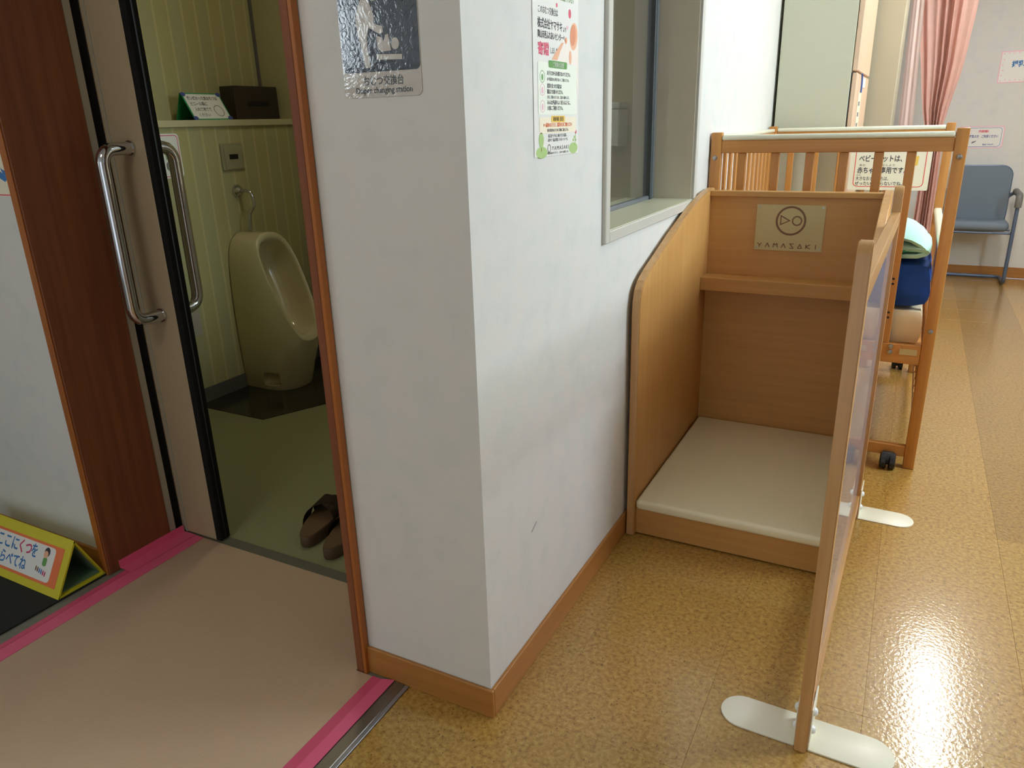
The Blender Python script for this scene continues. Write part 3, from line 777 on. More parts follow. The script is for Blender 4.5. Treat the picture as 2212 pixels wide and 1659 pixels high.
# ================================================================== SIGNS ON THE PILLAR AND LONG WALL
t = thing('changing_station_sign', 'glossy navy diaper changing station pictogram sign on the pillar', 'sign', (-0.155, 0, 1.25))
F = Face((-0.2375, -0.0002, 1.2465), (1, 0, 0), (0, 0, 1), t)
SW, SH = 0.160, 0.262
F.shape('sheet', rounded(0, 0, SW, SH, 0.010), 'film_white', 0.0002, 0.0010)
F.shape('navy_panel', rounded(0.001, 0.0395, SW-0.001, SH-0.012, 0.009), 'film_navy', 0.0010, 0.0014)
def pic(name, pts): return F.shape(name, pts, 'film_white', 0.0014, 0.0018)
pic('pictogram_head', ellipse(0.075, 0.158, 0.0125, 0.0125, 24))
pic('pictogram_body', [(0.050, 0.150), (0.058, 0.153), (0.066, 0.145), (0.071, 0.132), (0.074, 0.120), (0.072, 0.112), (0.090, 0.107), (0.090, 0.098), (0.082, 0.096), (0.062, 0.107),
                       (0.056, 0.092), (0.056, 0.078), (0.060, 0.046), (0.049, 0.046), (0.044, 0.078), (0.039, 0.098), (0.036, 0.118), (0.040, 0.134)])
pic('pictogram_baby', [(0.076, 0.094), (0.088, 0.090), (0.090, 0.083), (0.094, 0.094), (0.100, 0.095), (0.104, 0.070), (0.084, 0.069), (0.077, 0.076)])
pic('pictogram_baby_head', ellipse(0.1125, 0.080, 0.0078, 0.0090, 20))
pic('pictogram_table', [(0.074, 0.066), (0.125, 0.0635), (0.125, 0.0555), (0.074, 0.0575)])
F.text('おむつ交換台', 0.041, 0.0195, 0.0165, 'film_ink', 0.0010, width=0.082, bold=0.0002)
F.text('Diaper changing station', 0.024, 0.0065, 0.0135, 'film_ink', 0.0010, width=0.116, bold=0.0002)

t = thing('donation_poster', 'white poster with sleeping baby photo and green tree on the bright wall', 'poster', (0, 0.36, 1.13))
F = Face((0.0002, 0.251, 1.1345), (0, 1, 0), (0, 0, 1), t)
PW, PH = 0.214, 0.303
F.shape('sheet', [(0, 0), (PW, 0), (PW, PH), (0, PH)], 'paper', 0.0002, 0.0014)
d = 0.0014
F.text('安心して過ごせるまちづくりを応援しています', 0.012, 0.286, 0.012, 'ink_green', d, width=0.178)
F.shape('heart', ellipse(0.107, 0.275, 0.0035, 0.004, 10), 'ink_pink', d, d+.0003)
F.text('このおむつ交換台は', 0.022, 0.256, 0.0145, 'ink', d, width=0.088)
F.text('株式会社ヤマサキ', 0.020, 0.2315, 0.019, 'ink', d, width=0.112, bold=0.0003)
F.text('より', 0.136, 0.2315, 0.010, 'ink', d, width=0.014)
F.text('岡山市西ふれあいセンターへ', 0.020, 0.214, 0.015, 'ink', d, width=0.125, bold=0.0002)
F.text('寄贈', 0.020, 0.186, 0.024, 'ink_pink', d, width=0.048, bold=0.0007)
F.text('しました', 0.074, 0.189, 0.013, 'ink', d, width=0.034)
# photo of a baby lying on its back
F.shape('photo_blanket', [(0.090, 0.178), (0.112, 0.196), (0.146, 0.222), (0.160, 0.220), (PW, 0.226), (PW, 0.100), (0.205, 0.145), (0.200, 0.172)], 'baby_white', d, d+.0002)
F.shape('photo_arm', [(0.082, 0.178), (0.100, 0.192), (0.128, 0.210), (0.140, 0.212), (0.122, 0.195), (0.108, 0.178)], 'skin', d+.0002, d+.0004)
F.shape('photo_cheek', ellipse(0.190, 0.226, 0.019, 0.026, 24, -0.25), 'skin', d+.0002, d+.0004)
F.shape('photo_face', ellipse(0.186, 0.228, 0.014, 0.020, 24, -0.25), 'skin_dark', d+.0004, d+.0006)
F.shape('photo_hand', ellipse(0.150, 0.216, 0.005, 0.006, 12), 'skin_dark', d+.0004, d+.0006)
F.shape('photo_elbow', ellipse(0.172, 0.186, 0.006, 0.013, 14), 'skin', d+.0004, d+.0006)
F.shape('pink_drop', ellipse(0.170, 0.266, 0.0065, 0.0085, 14), 'ink_pink', d, d+.0003)
F.shape('pink_flower', ellipse(0.158, 0.240, 0.0045, 0.0035, 12), 'ink_lightpink', d, d+.0003)
F.shape('notice_panel', rounded(0.018, 0.078, 0.204, 0.172, 0.004), 'ink_palegreen', d+.0004, d+.0006)
F.shape('green_banner', rounded(0.066, 0.163, 0.154, 0.176, 0.004), 'ink_green', d+.0006, d+.0009)
F.text('ご利用の注意', 0.084, 0.1655, 0.010, 'paper', d+.0009, width=0.052)
for k, (z, icon, l1, l2, l3) in enumerate(((0.150, 'ink_green', 'お子さまから目を離さないでください。', None, '必ず保護者の方が付き添ってご利用ください。'),
                                           (0.127, 'ink_lightpink', '異常を見つけた場合は', '職員までお知らせください。', '安全にご利用いただくため、ご協力をお願いします。'),
                                           (0.097, 'ink_lightpink', 'みんなが気持ちよく使えるように、', '大切にご利用ください。', None))):
    F.ring('round_icon', ellipse(0.037, z-0.004, 0.011, 0.011), ellipse(0.037, z-0.004, 0.0098, 0.0098), icon, d+.0006, d+.0008)
    F.shape('icon_mark', ellipse(0.037, z-0.005, 0.004, 0.006, 10), icon, d+.0006, d+.0008)
    F.text(l1, 0.058, z, 0.009, 'ink', d+.0006, width=0.112 if l2 is None or k == 2 else 0.068, bold=0.0001)
    if l2: F.text(l2, 0.058, z-0.0105, 0.009, 'ink', d+.0006, width=0.075, bold=0.0001)
    if l3: F.text(l3, 0.058, z-(0.0195 if l2 else 0.010), 0.0065, 'ink_grey', d+.0006, width=0.106)
F.shape('age_panel', rounded(0.022, 0.043, 0.200, 0.073, 0.003), 'ink_paleyellow', d+.0004, d+.0006)
F.shape('age_tag', rounded(0.076, 0.063, 0.142, 0.0755, 0.003), 'ink_yellow', d+.0006, d+.0009)
F.text('対象年齢（目安）', 0.084, 0.0662, 0.009, 'ink', d+.0009, width=0.050)
F.text('0～3歳頃のお子さまと、保護者の方がご利用ください', 0.040, 0.0555, 0.0085, 'ink_orange', d+.0006, width=0.138, bold=0.0001)
F.text('対象年齢以外のお子さまのご利用はご遠慮ください。', 0.056, 0.0462, 0.0065, 'ink_grey', d+.0006, width=0.104)
F.text('株式会社ヤマサキは、岡山で子育てを応援し、', 0.062, 0.0355, 0.007, 'ink_grey', d, width=0.092)
F.text('木製ベビー用品を製造しているメーカーです。', 0.060, 0.0275, 0.007, 'ink_grey', d, width=0.098)
F.ring('logo_ring', ellipse(0.066, 0.0145, 0.0075, 0.0080), ellipse(0.066, 0.0145, 0.0060, 0.0065), 'ink', d, d+.0003)
F.text('YAMASAKI', 0.080, 0.0105, 0.011, 'ink', d, width=0.082, spacing=1.3)
F.text('岡山市北区の子育てを、これからも応援します。', 0.058, 0.0035, 0.005, 'ink_grey', d, width=0.104)
F.shape('grass', ellipse(0.032, 0.008, 0.026, 0.011, 20), 'ink_lightgreen', d, d+.0002)
F.shape('tree_trunk', [(0.0285, 0.010), (0.0305, 0.010), (0.0305, 0.022), (0.0285, 0.022)], 'ink_brown', d+.0002, d+.0004)
F.shape('tree_crown', ellipse(0.0295, 0.031, 0.011, 0.014, 20), 'ink_lightgreen', d+.0004, d+.0006)
F.shape('grass', ellipse(0.188, 0.011, 0.023, 0.011, 20), 'ink_lightgreen', d, d+.0002)
F.shape('flower_stem', [(0.196, 0.015), (0.1975, 0.015), (0.201, 0.042), (0.1995, 0.042)], 'ink_lightgreen', d+.0002, d+.0004)
F.shape('flower', ellipse(0.201, 0.043, 0.0045, 0.004, 10), 'ink_pink', d+.0002, d+.0004)
for q in range(3):
    F.shape('leaf', ellipse(0.188+0.006*q, 0.027+0.006*(q % 2), 0.004, 0.003, 8), 'ink_lightgreen', d+.0002, d+.0004)
# pencil scratch on the wall
prism('wall_scratch', [(0.205, 0.338), (0.232, 0.352), (0.233, 0.351), (0.207, 0.337)], 'X', 0.0001, 0.0006, 'ink_grey', bpy.data.objects['wall_long'])

# ================================================================== DIAPER CHANGING BOOTH
t = thing('changing_booth', 'beech plywood diaper changing booth with white pad against the wall', 'booth', (0.31, 1.2, 0))
prof = [(0.828, 0.0), (0.829, 0.30), (0.826, 0.69), (0.829, 0.728), (0.840, 0.757), (0.862, 0.778), (0.908, 0.798), (0.99, 0.823), (1.134, 0.868), (1.294, 0.912), (1.42, 0.940), (1.53, 0.956), (1.63, 0.962), (1.63, 0.0)]
for x0, x1 in ((0.011, 0.036), (0.576, 0.601)):
    prism('side_panel', prof, 'X', x0, x1, 'beech_z', t, bev=0.003)
prism('edge_band', [(0.8255, 0.002), (0.8265, 0.30), (0.8235, 0.69), (0.8265, 0.7285), (0.8375, 0.759), (0.861, 0.7805), (0.907, 0.8005), (0.99, 0.8255), (1.134, 0.8705), (1.294, 0.9145), (1.42, 0.9425), (1.53, 0.9585), (1.62, 0.9645),
               (1.62, 0.9625), (1.53, 0.9565), (1.42, 0.9405), (1.294, 0.9125), (1.134, 0.8685), (0.99, 0.8235), (0.908, 0.7985), (0.862, 0.7785), (0.8395, 0.757), (0.8285, 0.728), (0.8255, 0.69), (0.8285, 0.30), (0.8275, 0.002)], 'X', 0.0135, 0.0335, 'beech_pale', t)
prism('edge_band', [(0.8255, 0.002), (0.8265, 0.30), (0.8235, 0.69), (0.8265, 0.7285), (0.8375, 0.759), (0.861, 0.7805), (0.907, 0.8005), (0.99, 0.8255), (1.134, 0.8705), (1.294, 0.9145), (1.42, 0.9425), (1.53, 0.9585), (1.62, 0.9645),
               (1.62, 0.9625), (1.53, 0.9565), (1.42, 0.9405), (1.294, 0.9125), (1.134, 0.8685), (0.99, 0.8235), (0.908, 0.7985), (0.862, 0.7785), (0.8395, 0.757), (0.8285, 0.728), (0.8255, 0.69), (0.8285, 0.30), (0.8275, 0.002)], 'X', 0.5785, 0.5985, 'beech_pale', t)
box('back_panel', (0.036, 1.575, 0.05), (0.576, 1.595, 0.945), 'beech_x', t)
box('top_rail', (0.036, 1.566, 0.940), (0.576, 1.600, 0.959), 'beech_x', t, 0.002)
box('shelf_bar', (0.036, 1.490, 0.626), (0.576, 1.575, 0.672), 'beech_x', t, 0.0015)
box('base_front', (0.036, 0.842, 0.004), (0.576, 0.862, 0.088), 'beech_x', t, 0.0015)
box('base_board', (0.036, 0.862, 0.075), (0.576, 1.575, 0.088), 'beech_x', t)
bm = bmesh.new(); add_box(bm, (0.038, 0.829, 0.089), (0.574, 1.573, 0.121), 0.011, 4)
finish(bm, 'pad', 'pad', t, True)
F = Face((0.195, 1.5748, 0.764), (1, 0, 0), (0, 0, 1), t)
pl = F.shape('plaque', [(0, 0), (0.217, 0), (0.217, 0.152), (0, 0.152)], 'plaque', 0.0, 0.003)
d = 0.003
F.ring('logo_ring', ellipse(0.112, 0.100, 0.0485, 0.0485, 40), ellipse(0.112, 0.100, 0.0418, 0.0418, 40), 'ink_brown', d, d+.0004, pl)
F.ring('logo_ring', ellipse(0.1315, 0.1005, 0.0165, 0.0165, 28), ellipse(0.1315, 0.1005, 0.0120, 0.0120, 28), 'ink_brown', d, d+.0004, pl)
F.ring('logo_triangle', [(0.078, 0.084), (0.112, 0.1005), (0.078, 0.119)], [(0.0816, 0.0902), (0.1045, 0.1005), (0.0816, 0.1128)], 'ink_brown', d, d+.0004, pl)
def stroke_letter(x, strokes, w=0.0029):
    bm = bmesh.new()
    for (a, b) in strokes:
        p = Vector((x+a[0]*0.0135, 0.0095+a[1]*0.0145)); q = Vector((x+b[0]*0.0135, 0.0095+b[1]*0.0145))
        dd = (q-p).normalized(); nn = Vector((-dd.y, dd.x))*w/2
        vs = [bm.verts.new(F.pt(v.x, v.y, d+.0004)) for v in (p-nn, q-nn, q+nn, p+nn)]
        bm.faces.new(vs)
    o = finish(bm, 'lettering', 'ink_brown', pl); o['kind'] = 'stuff'
glyphs = {'Y': [((0, 1), (.5, .5)), ((1, 1), (.5, .5)), ((.5, .5), (.5, 0))], 'A': [((0, 0), (.5, 1)), ((.5, 1), (1, 0))],
          'M': [((0, 0), (.1, 1)), ((.1, 1), (.5, .55)), ((.5, .55), (.9, 1)), ((.9, 1), (1, 0))], 'S': [((1, 1), (0, 1)), ((0, 1), (1, 0)), ((1, 0), (0, 0))],
          'D': [((0, 0), (.5, 1)), ((.5, 1), (1, 0)), ((0, .05), (1, .05))], 'K': [((0, 0), (0, 1)), ((1, 1), (0, .5)), ((0, .5), (1, 0))], 'I': [((.3, 0), (.3, 1))]}
for k, ch in enumerate('YAMASDKI'):
    stroke_letter(0.010 + 0.0262*k, glyphs[ch])
for (x, y) in ((0.008, 0.144), (0.209, 0.144), (0.008, 0.009), (0.209, 0.009)):
    F.shape('screw', ellipse(x, y, 0.0028, 0.0028, 10), 'screw', d, d+.0012, pl)

# ================================================================== CLEAR PARTITION
t = thing('clear_partition', 'beech framed clear acrylic partition on white plate feet', 'partition', (0.6, 0.20, 0), math.radians(-1.25), local=True)
def pbox(name, lo, hi, mat, bev=0.002, seg=1, par=None): return box(name, lo, hi, mat, par or t, bev, seg)
for y0, y1 in ((-0.018, 0.018), (1.003, 1.037)):
    bm = bmesh.new(); add_prism(bm, [(y0, 0.0), (y1, 0.0), (y1, 1.005), (y1-0.004, 1.010), (y0+0.014, 1.010), (y0+0.004, 1.003), (y0, 0.990)], 'X', -0.0115, 0.0115)
    bmesh.ops.recalc_face_normals(bm, faces=bm.faces)
    es = [e for e in bm.edges if len(e.link_faces) == 2 and e.calc_face_angle(0) > math.radians(60)]
    bmesh.ops.bevel(bm, geom=es, offset=0.002, segments=2, affect='EDGES')
    finish(bm, 'post', 'beech_pale', t, True)
pbox('top_rail', (-0.0105, 0.018, 0.905), (0.0105, 1.003, 0.943), 'beech_y')
pbox('bottom_rail', (-0.0105, 0.018, 0.045), (0.0105, 1.003, 0.085), 'beech_y')
pbox('acrylic_pane', (-0.002, 0.018, 0.085), (0.002, 1.003, 0.905), 'acrylic', 0)
def stadium(x0, x1, y0, y1, side):
    r = (y1-y0)/2; pts = []
    if side > 0:
        pts = [(x0, y0)] + [(x1-r + r*math.sin(math.pi*k/14)*1.0, (y0+y1)/2 - r*math.cos(math.pi*k/14)) for k in range(15)] + [(x0, y1)]
    else:
        pts = [(x1, y1)] + [(x0+r - r*math.sin(math.pi*k/14), (y0+y1)/2 + r*math.cos(math.pi*k/14)) for k in range(15)] + [(x1, y0)]
    return pts
for yb in (-0.008, 1.012):
    for s in (1, -1):
        x0, x1 = (0.013, 0.168) if s > 0 else (-0.168, -0.013)
        f = prism('foot_plate', stadium(x0, x1, yb, yb+0.092, s), 'Z', 0.0, 0.004, 'white_metal', t, bev=0.001)
        a, b = (0.0118, 0.0150) if s > 0 else (-0.0150, -0.0118)
        pbox('bracket', (a, yb+0.002, 0.0), (b, yb+0.080 if yb < 0.5 else yb+0.080, 0.100), 'white_metal', 0.001, 1, f)
        for zz in (0.030, 0.075):
            bm = bmesh.new(); xx = 0.015*s
            add_tube(bm, [(xx, yb+0.030, zz), (xx+s*0.004, yb+0.030, zz), (xx+s*0.007, yb+0.030, zz)], [0.009, 0.008, 0.004], 12)
            finish(bm, 'knob', 'white_knob', f, True)

# ================================================================== CRIB
t = thing('baby_crib', 'orange-brown wooden baby crib with cream top rails on casters', 'crib', (0.39, 2.25, 0))
CX0, CX1, CY0, CY1 = 0.006, 0.786, 1.660, 2.855
PWx, PWy = 0.036, 0.030
for x0 in (CX0, CX1-PWx):
    for y0 in (CY0, CY1-PWy):
        z0 = 0.001
        box('post', (x0, y0, z0), (x0+PWx, y0+PWy, 1.147), 'crib_z', t, 0.003, 2)
def end_panel(y0, y1, near):
    xa, xb = CX0+PWx, CX1-PWx
    box('end_top_rail', (xa, y0, 1.078), (xb, y1, 1.120), 'crib_x', t, 0.002)
    bm = bmesh.new(); add_box(bm, (xa, y0-0.003, 1.120), (xb, y1+0.003, 1.138), 0.007, 3); finish(bm, 'rail_cap', 'crib_cap', t, True)
    box('end_lower_rail', (xa, y0, 0.385), (xb, y1, 0.452), 'crib_x', t, 0.002)
    box('end_bottom_rail', (xa, y0, 0.043), (xb, y1, 0.084), 'crib_x', t, 0.002)
    for k, c in enumerate((0.113, 0.2245, 0.335, 0.440, 0.5435, 0.6365)):
        w = 0.014
        box('slat', (c-w, y0+0.005, 0.452), (c+w, y1-0.005, 1.078), 'crib_z', t, 0.002)
end_panel(CY0+0.002, CY0+0.026, True); end_panel(CY1-0.026, CY1-0.002, False)
# wall-side long panel
xa0, xa1 = CX0+0.004, CX0+0.026; ya, yb_ = CY0+PWy, CY1-PWy
box('side_top_rail', (xa0, ya, 1.085), (xa1, yb_, 1.120), 'crib_y', t, 0.002)
bm = bmesh.new(); add_box(bm, (xa0-0.002, ya, 1.120), (xa1+0.002, yb_, 1.136), 0.006, 3); finish(bm, 'rail_cap', 'crib_cap', t, True)
box('side_lower_rail', (xa0, ya, 0.395), (xa1, yb_, 0.452), 'crib_y', t, 0.002)
for k in range(12):
    y = ya + (k+0.5)*(yb_-ya)/12
    box('slat', (xa0+0.005, y-0.013, 0.452), (xa1-0.005, y+0.013, 1.085), 'crib_z', t, 0.002)
# lowered gate on the room side
xg0, xg1 = CX1-0.028, CX1-0.008
bm = bmesh.new(); add_box(bm, (xg0-0.006, ya+0.004, 0.762), (xg1+0.004, yb_-0.004, 0.786), 0.008, 3); finish(bm, 'gate_cap', 'crib_cap', t, True)
box('gate_top_rail', (xg0, ya+0.004, 0.725), (xg1, yb_-0.004, 0.762), 'crib_y', t, 0.002)
box('gate_bottom_rail', (xg0, ya+0.004, 0.130), (xg1, yb_-0.004, 0.165), 'crib_y', t, 0.002)
for k in range(12):
    y = ya + (k+0.5)*(yb_-ya)/12
    box('gate_slat', (xg0+0.005, y-0.012, 0.165), (xg1-0.003, y+0.012, 0.725), 'crib_z', t, 0.002)
box('mattress_board', (CX0+0.03, CY0+0.03, 0.425), (CX1-0.036, CY1-0.03, 0.440), 'crib_x', t)
for (x, z) in ((0.768, 0.505), (0.768, 1.062), (0.022, 1.062), (0.657, 0.4415), (0.657, 0.4225)):
    bm = bmesh.new(); yy = CY0 if x > 0.7 or x < 0.1 else CY0+0.002
    add_tube(bm, [(x, yy, z), (x, yy-0.003, z), (x, yy-0.0055, z)], [0.0085, 0.0075, 0.003], 14); finish(bm, 'bolt', 'screw', t, True)
for z in (0.673, 0.656, 0.558, 0.541):
    tube('peg_hole', [(0.6365, CY0+0.0075, z), (0.6365, CY0+0.0060, z)], 0.0042, 'black', t, 10)
box('maker_plate', (0.686, CY0+0.0005, 0.417), (0.739, CY0+0.002, 0.437), 'plaque', t)
for (x, y) in ((0.700, CY0+0.012), (0.700, CY1-0.012), (0.09, CY0+0.012), (0.09, CY1-0.012)):
    s = -1 if y < 2 else 1
    cst = tube('caster', [(x, y, 0.050), (x, y, 0.036), (x, y+s*0.0, 0.03)], 0.006, 'caster', t, 8)
    bm = bmesh.new()
    yc = y + s*0.030
    for x0, x1 in ((x-0.025, x-0.004), (x+0.004, x+0.025)):
        add_tube(bm, [(x0, yc, 0.0295), (x0+0.004, yc, 0.0295), (x1-0.002, yc, 0.0295), (x1, yc, 0.0295)], [0.023, 0.029, 0.029, 0.026], 20)
    finish(bm, 'wheel', 'caster', cst, True)
    bm = bmesh.new(); add_tube(bm, [(x-0.018, yc-s*0.004, 0.038), (x+0.018, yc-s*0.004, 0.038)], 0.0235, 16); finish(bm, 'hood', 'caster', cst, True)
# mattress, blanket, towel lie in the crib: things of their own
def soft(name, lo, hi, bev, mat, label, cat, wob=0.0, parent=None):
    bm = bmesh.new(); add_box(bm, lo, hi)
    bmesh.ops.subdivide_edges(bm, edges=bm.edges[:], cuts=7, use_grid_fill=True)
    c = (Vector(lo)+Vector(hi))/2; hs = (Vector(hi)-Vector(lo))/2
    for v in bm.verts:
        u = [(v.co[i]-c[i])/hs[i] for i in range(3)]
        # superellipsoid rounding in the vertical section
        for i in (0, 1):
            v.co[i] -= bev*math.copysign(1, u[i])*abs(u[i])**6*abs(u[2])**3
        v.co.z -= bev*0.5*u[2]*(abs(u[0])**8 + abs(u[1])**8)
        if wob: v.co += Vector((math.sin(v.co.y*31+v.co.z*40), math.sin(v.co.x*37+v.co.z*29), math.sin(v.co.x*23+v.co.y*27)))*wob
    o = finish(bm, name, mat, parent, True)
    if label: tag(o, label, cat)
    return o
soft('crib_mattress', (0.048, 1.700, 0.4405), (0.742, 2.815, 0.566), 0.009, 'mattress', 'cream cotton mattress inside the wooden crib', 'mattress')
bl = soft('folded_blanket', (0.36, 1.702, 0.5715), (0.748, 2.25, 0.722), 0.012, 'blue_cloth', None, None, 0.004)
bl.name = 'folded_blanket'
t2 = bl; tag(t2, 'bright blue folded fleece blanket on the crib mattress', 'blanket')
bm = bmesh.new()
n = 12
for k in range(n+1):
    z = 0.70 - 0.012*k/n
    for x in (0.575, 0.660): pass
add_box(bm, (0.56, 1.700, 0.676), (0.632, 1.722, 0.694), 0.004, 2); finish(bm, 'stripe', 'blue_light', bl, True)
# mint towel: one folded layer over another with a dark roll between
t = thing('mint_towel', 'pale mint green folded towel lying on the blue blanket', 'towel', (0.62, 1.85, 0.728))
def fold_sheet(name, prof, y0, y1, th, mat):
    bm = bmesh.new(); ny = 12; rows = []
    for j in range(ny+1):
        y = y0 + (y1-y0)*j/ny
        k = 1 - 0.35*(abs(2*j/ny-1))**4
        rows.append([bm.verts.new((0.62 + (x-0.62)*(0.9+0.1*k), y + 0.006*math.sin(x*60), 0.724 + (z-0.724)*k)) for x, z in prof])
    for a, b in zip(rows, rows[1:]):
        for i in range(len(prof)-1): bm.faces.new((a[i], a[i+1], b[i+1], b[i]))
    bmesh.ops.recalc_face_normals(bm, faces=bm.faces)
    bmesh.ops.solidify(bm, geom=bm.faces[:], thickness=th)
    finish(bm, name, mat, t, True)
fold_sheet('lower_fold', [(0.44, 0.736), (0.50, 0.734), (0.58, 0.735), (0.65, 0.738), (0.70, 0.744), (0.728, 0.757), (0.737, 0.773), (0.728, 0.786), (0.70, 0.792), (0.65, 0.793), (0.60, 0.787)], 1.715, 2.05, 0.012, 'mint_cloth')
fold_sheet('inner_fold', [(0.47, 0.752), (0.55, 0.756), (0.62, 0.763), (0.67, 0.770), (0.70, 0.776), (0.69, 0.783), (0.64, 0.781), (0.58, 0.776)], 1.722, 2.04, 0.008, 'mint_dark')
fold_sheet('upper_fold', [(0.728, 0.776), (0.722, 0.792), (0.706, 0.812), (0.675, 0.833), (0.64, 0.845), (0.60, 0.849), (0.55, 0.845), (0.50, 0.830), (0.46, 0.808), (0.44, 0.78), (0.436, 0.745)], 1.715, 2.05, 0.010, 'mint_cloth')

# notice hung inside the far end of the crib
t = thing('crib_notice', 'cream notice with orange rounded border hung on the far crib end', 'notice', (0.52, 2.82, 0.85))
F = Face((0.380, CY1-0.0268, 0.858), (1, 0, 0), (0, 0, 1), t); F.r *= 1.32
NW, NH = 0.252, 0.215
F.shape('sheet', rounded(0, 0, NW, NH, 0.006), 'paper_cream', 0.0, 0.0012)
F.ring('border', rounded(0.016, 0.014, NW-0.015, NH-0.014, 0.018), rounded(0.0187, 0.0175, NW-0.0177, NH-0.0175, 0.015), 'ink_red', 0.0012, 0.0016)
d = 0.0012
F.text('ベビーベットは、', 0.028, 0.128, 0.032, 'ink', d, width=0.135, bold=0.0006)
F.text('あか', 0.030, 0.107, 0.011, 'ink', d, width=0.020)
F.text('せんよう', 0.102, 0.107, 0.011, 'ink', d, width=0.040)
F.text('赤ちゃん専用です。', 0.026, 0.077, 0.030, 'ink', d, width=0.152, bold=0.0006)
F.text('おお', 0.025, 0.064, 0.008, 'ink', d, width=0.014)
F.text('大きなおともだちは、', 0.024, 0.044, 0.020, 'ink', d, width=0.104, bold=0.0002)
F.text('ぜったいあがらないでね。', 0.023, 0.022, 0.020, 'ink', d, width=0.150, bold=0.0002)
F.shape('drawn_crib', [(0.178, 0.104), (0.212, 0.110), (0.214, 0.150), (0.180, 0.148), (0.181, 0.144), (0.204, 0.144), (0.202, 0.124), (0.180, 0.122)], 'ink_yellow', d, d+.0004)
F.shape('drawn_child', ellipse(0.188, 0.046, 0.013, 0.022, 18), 'ink_brown', d, d+.0004)
F.shape('drawn_child_face', ellipse(0.190, 0.038, 0.010, 0.013, 16), 'ink_yellow', d+.0004, d+.0007)
F.shape('drawn_bubble', ellipse(0.184, 0.076, 0.013, 0.006, 16), 'ink_lightpink', d, d+.0004)
for q in range(5):
    F.shape('flower', ellipse(0.03+0.035*q, NH-0.040, 0.007, 0.005, 12), 'ink_pink', d, d+.0004)
for x in (0.03, 0.12): box('clip', (0.39+x, CY1-0.0275, 0.850), (0.39+x+0.018, CY1-0.0262, 0.858), 'ink_brown', t)

# ================================================================== BACK OF THE ROOM
t = thing('tall_cabinet', 'tall grey-beige cabinet with pale wood doors behind the crib', 'cabinet', (0.18, 3.3, 0))
box('carcass', (0.014, 2.905, 0.0), (0.335, 3.74, 2.30), 'cab_side', t, 0.002)
box('lower_door', (0.340, 2.908, 0.06), (0.362, 3.735, 1.372), 'cab_door', t, 0.003)
box('upper_door', (0.338, 2.906, 1.380), (0.362, 3.735, 2.28), 'cab_door', t, 0.003)
box('door_gap_shade', (0.335, 2.909, 0.06), (0.340, 3.73, 1.374), 'black', t)  # black filler paints the dark gap behind the lower door
o = tube('blue_strap', fillet([(0.3655, 3.15, 1.375), (0.3675, 3.17, 1.345), (0.3675, 3.17, 1.29)], 0.02, 4), 0.004, 'blue_strap', None, 8)
tag(o, 'blue strap hanging from the gap between the cabinet doors', 'strap')
o = box('white_card', (0.3625, 3.27, 1.318), (0.3638, 3.46, 1.362), 'paper'); tag(o, 'small white card stuck high on the lower cabinet door', 'card')
t = thing('paper_list', 'tall narrow printed paper list on the lower cabinet door', 'paper', (0.363, 3.2, 0.9))
box('sheet', (0.3625, 3.10, 0.95), (0.3638, 3.28, 1.292), 'paper_cream', t)
for k in range(6): box('printed_row', (0.3638, 3.13, 0.98+0.05*k), (0.3642, 3.22, 1.0+0.05*k), 'ink_grey', t)
struct(box('wall_column', (0.0, 3.78, 0.0), (0.50, 4.25, H), 'pillar', None, 0.004))

def curtain(name, label, path, z0, z1, mat, folds, amp, th=0.004, nz=26, nu=96):
    """path(v) -> (xcentre, ycentre, halfwidth) for height v in z0..z1"""
    bm = bmesh.new(); rows = []
    for j in range(nz+1):
        z = z0 + (z1-z0)*j/nz; xc, yc, hw = path(z)
        row = []
        for i in range(nu+1):
            u = 2*i/nu-1
            ph = u*folds*math.pi + 0.6*math.sin(3*u)
            a = amp*(0.55 + 0.45*math.sin(u*5+1))
            row.append(bm.verts.new((xc + hw*u, yc + a*math.sin(ph), z)))
        rows.append(row)
    for a, b in zip(rows, rows[1:]):
        for i in range(nu): bm.faces.new((a[i], a[i+1], b[i+1], b[i]))
    bmesh.ops.solidify(bm, geom=bm.faces[:], thickness=th)
    t = thing(name, label, 'curtain', (path(z0)[0], path(z0)[1], z0))
    finish(bm, 'cloth', mat, t, True)
    return t
def path_main(z):
    pts = [(0.05, 0.755, 0.085), (0.45, 0.742, 0.058), (0.94, 0.738, 0.050), (1.10, 0.722, 0.052), (1.22, 0.716, 0.076), (1.44, 0.719, 0.115), (1.82, 0.700, 0.163), (2.38, 0.68, 0.21)]
    for (a, b) in zip(pts, pts[1:]):
        if z <= b[0]:
            k = (z-a[0])/(b[0]-a[0]); k = max(0, k)
            return (a[1]+(b[1]-a[1])*k, 4.62, a[2]+(b[2]-a[2])*k)
    return (pts[-1][1], 4.62, pts[-1][2])
ct = curtain('pink_curtain', 'pink curtain gathered by a tie in front of the far wall', path_main, 0.04, 2.38, 'curtain', 6.5, 0.032)
tube('tie_band', [(0.722+0.062*math.cos(a), 4.62+0.040*math.sin(a), 1.075) for a in [2*math.pi*k/24 for k in range(24)]] + [(0.722+0.062, 4.62, 1.075)], 0.012, 'curtain', ct, 8)
def path_left(z):
    k = (z-0.05)/(2.33)
    return (0.60 - 0.078*k*1.0, 4.32, 0.050 - 0.022*k)
curtain('pale_curtain', 'narrow pale pink curtain hanging beside the beige column', path_left, 0.05, 2.38, 'curtain_pale', 1.5, 0.008)
t = thing('curtain_rail', 'pale ceiling curtain rail carrying both pink curtains', 'curtain rail', (0.65, 4.5, 2.39))
tube('rail', [(0.3, 4.32, 2.395), (0.6, 4.32, 2.395), (0.62, 4.62, 2.395), (2.4, 4.62, 2.395)], 0.010, 'lamp_body', t, 8)
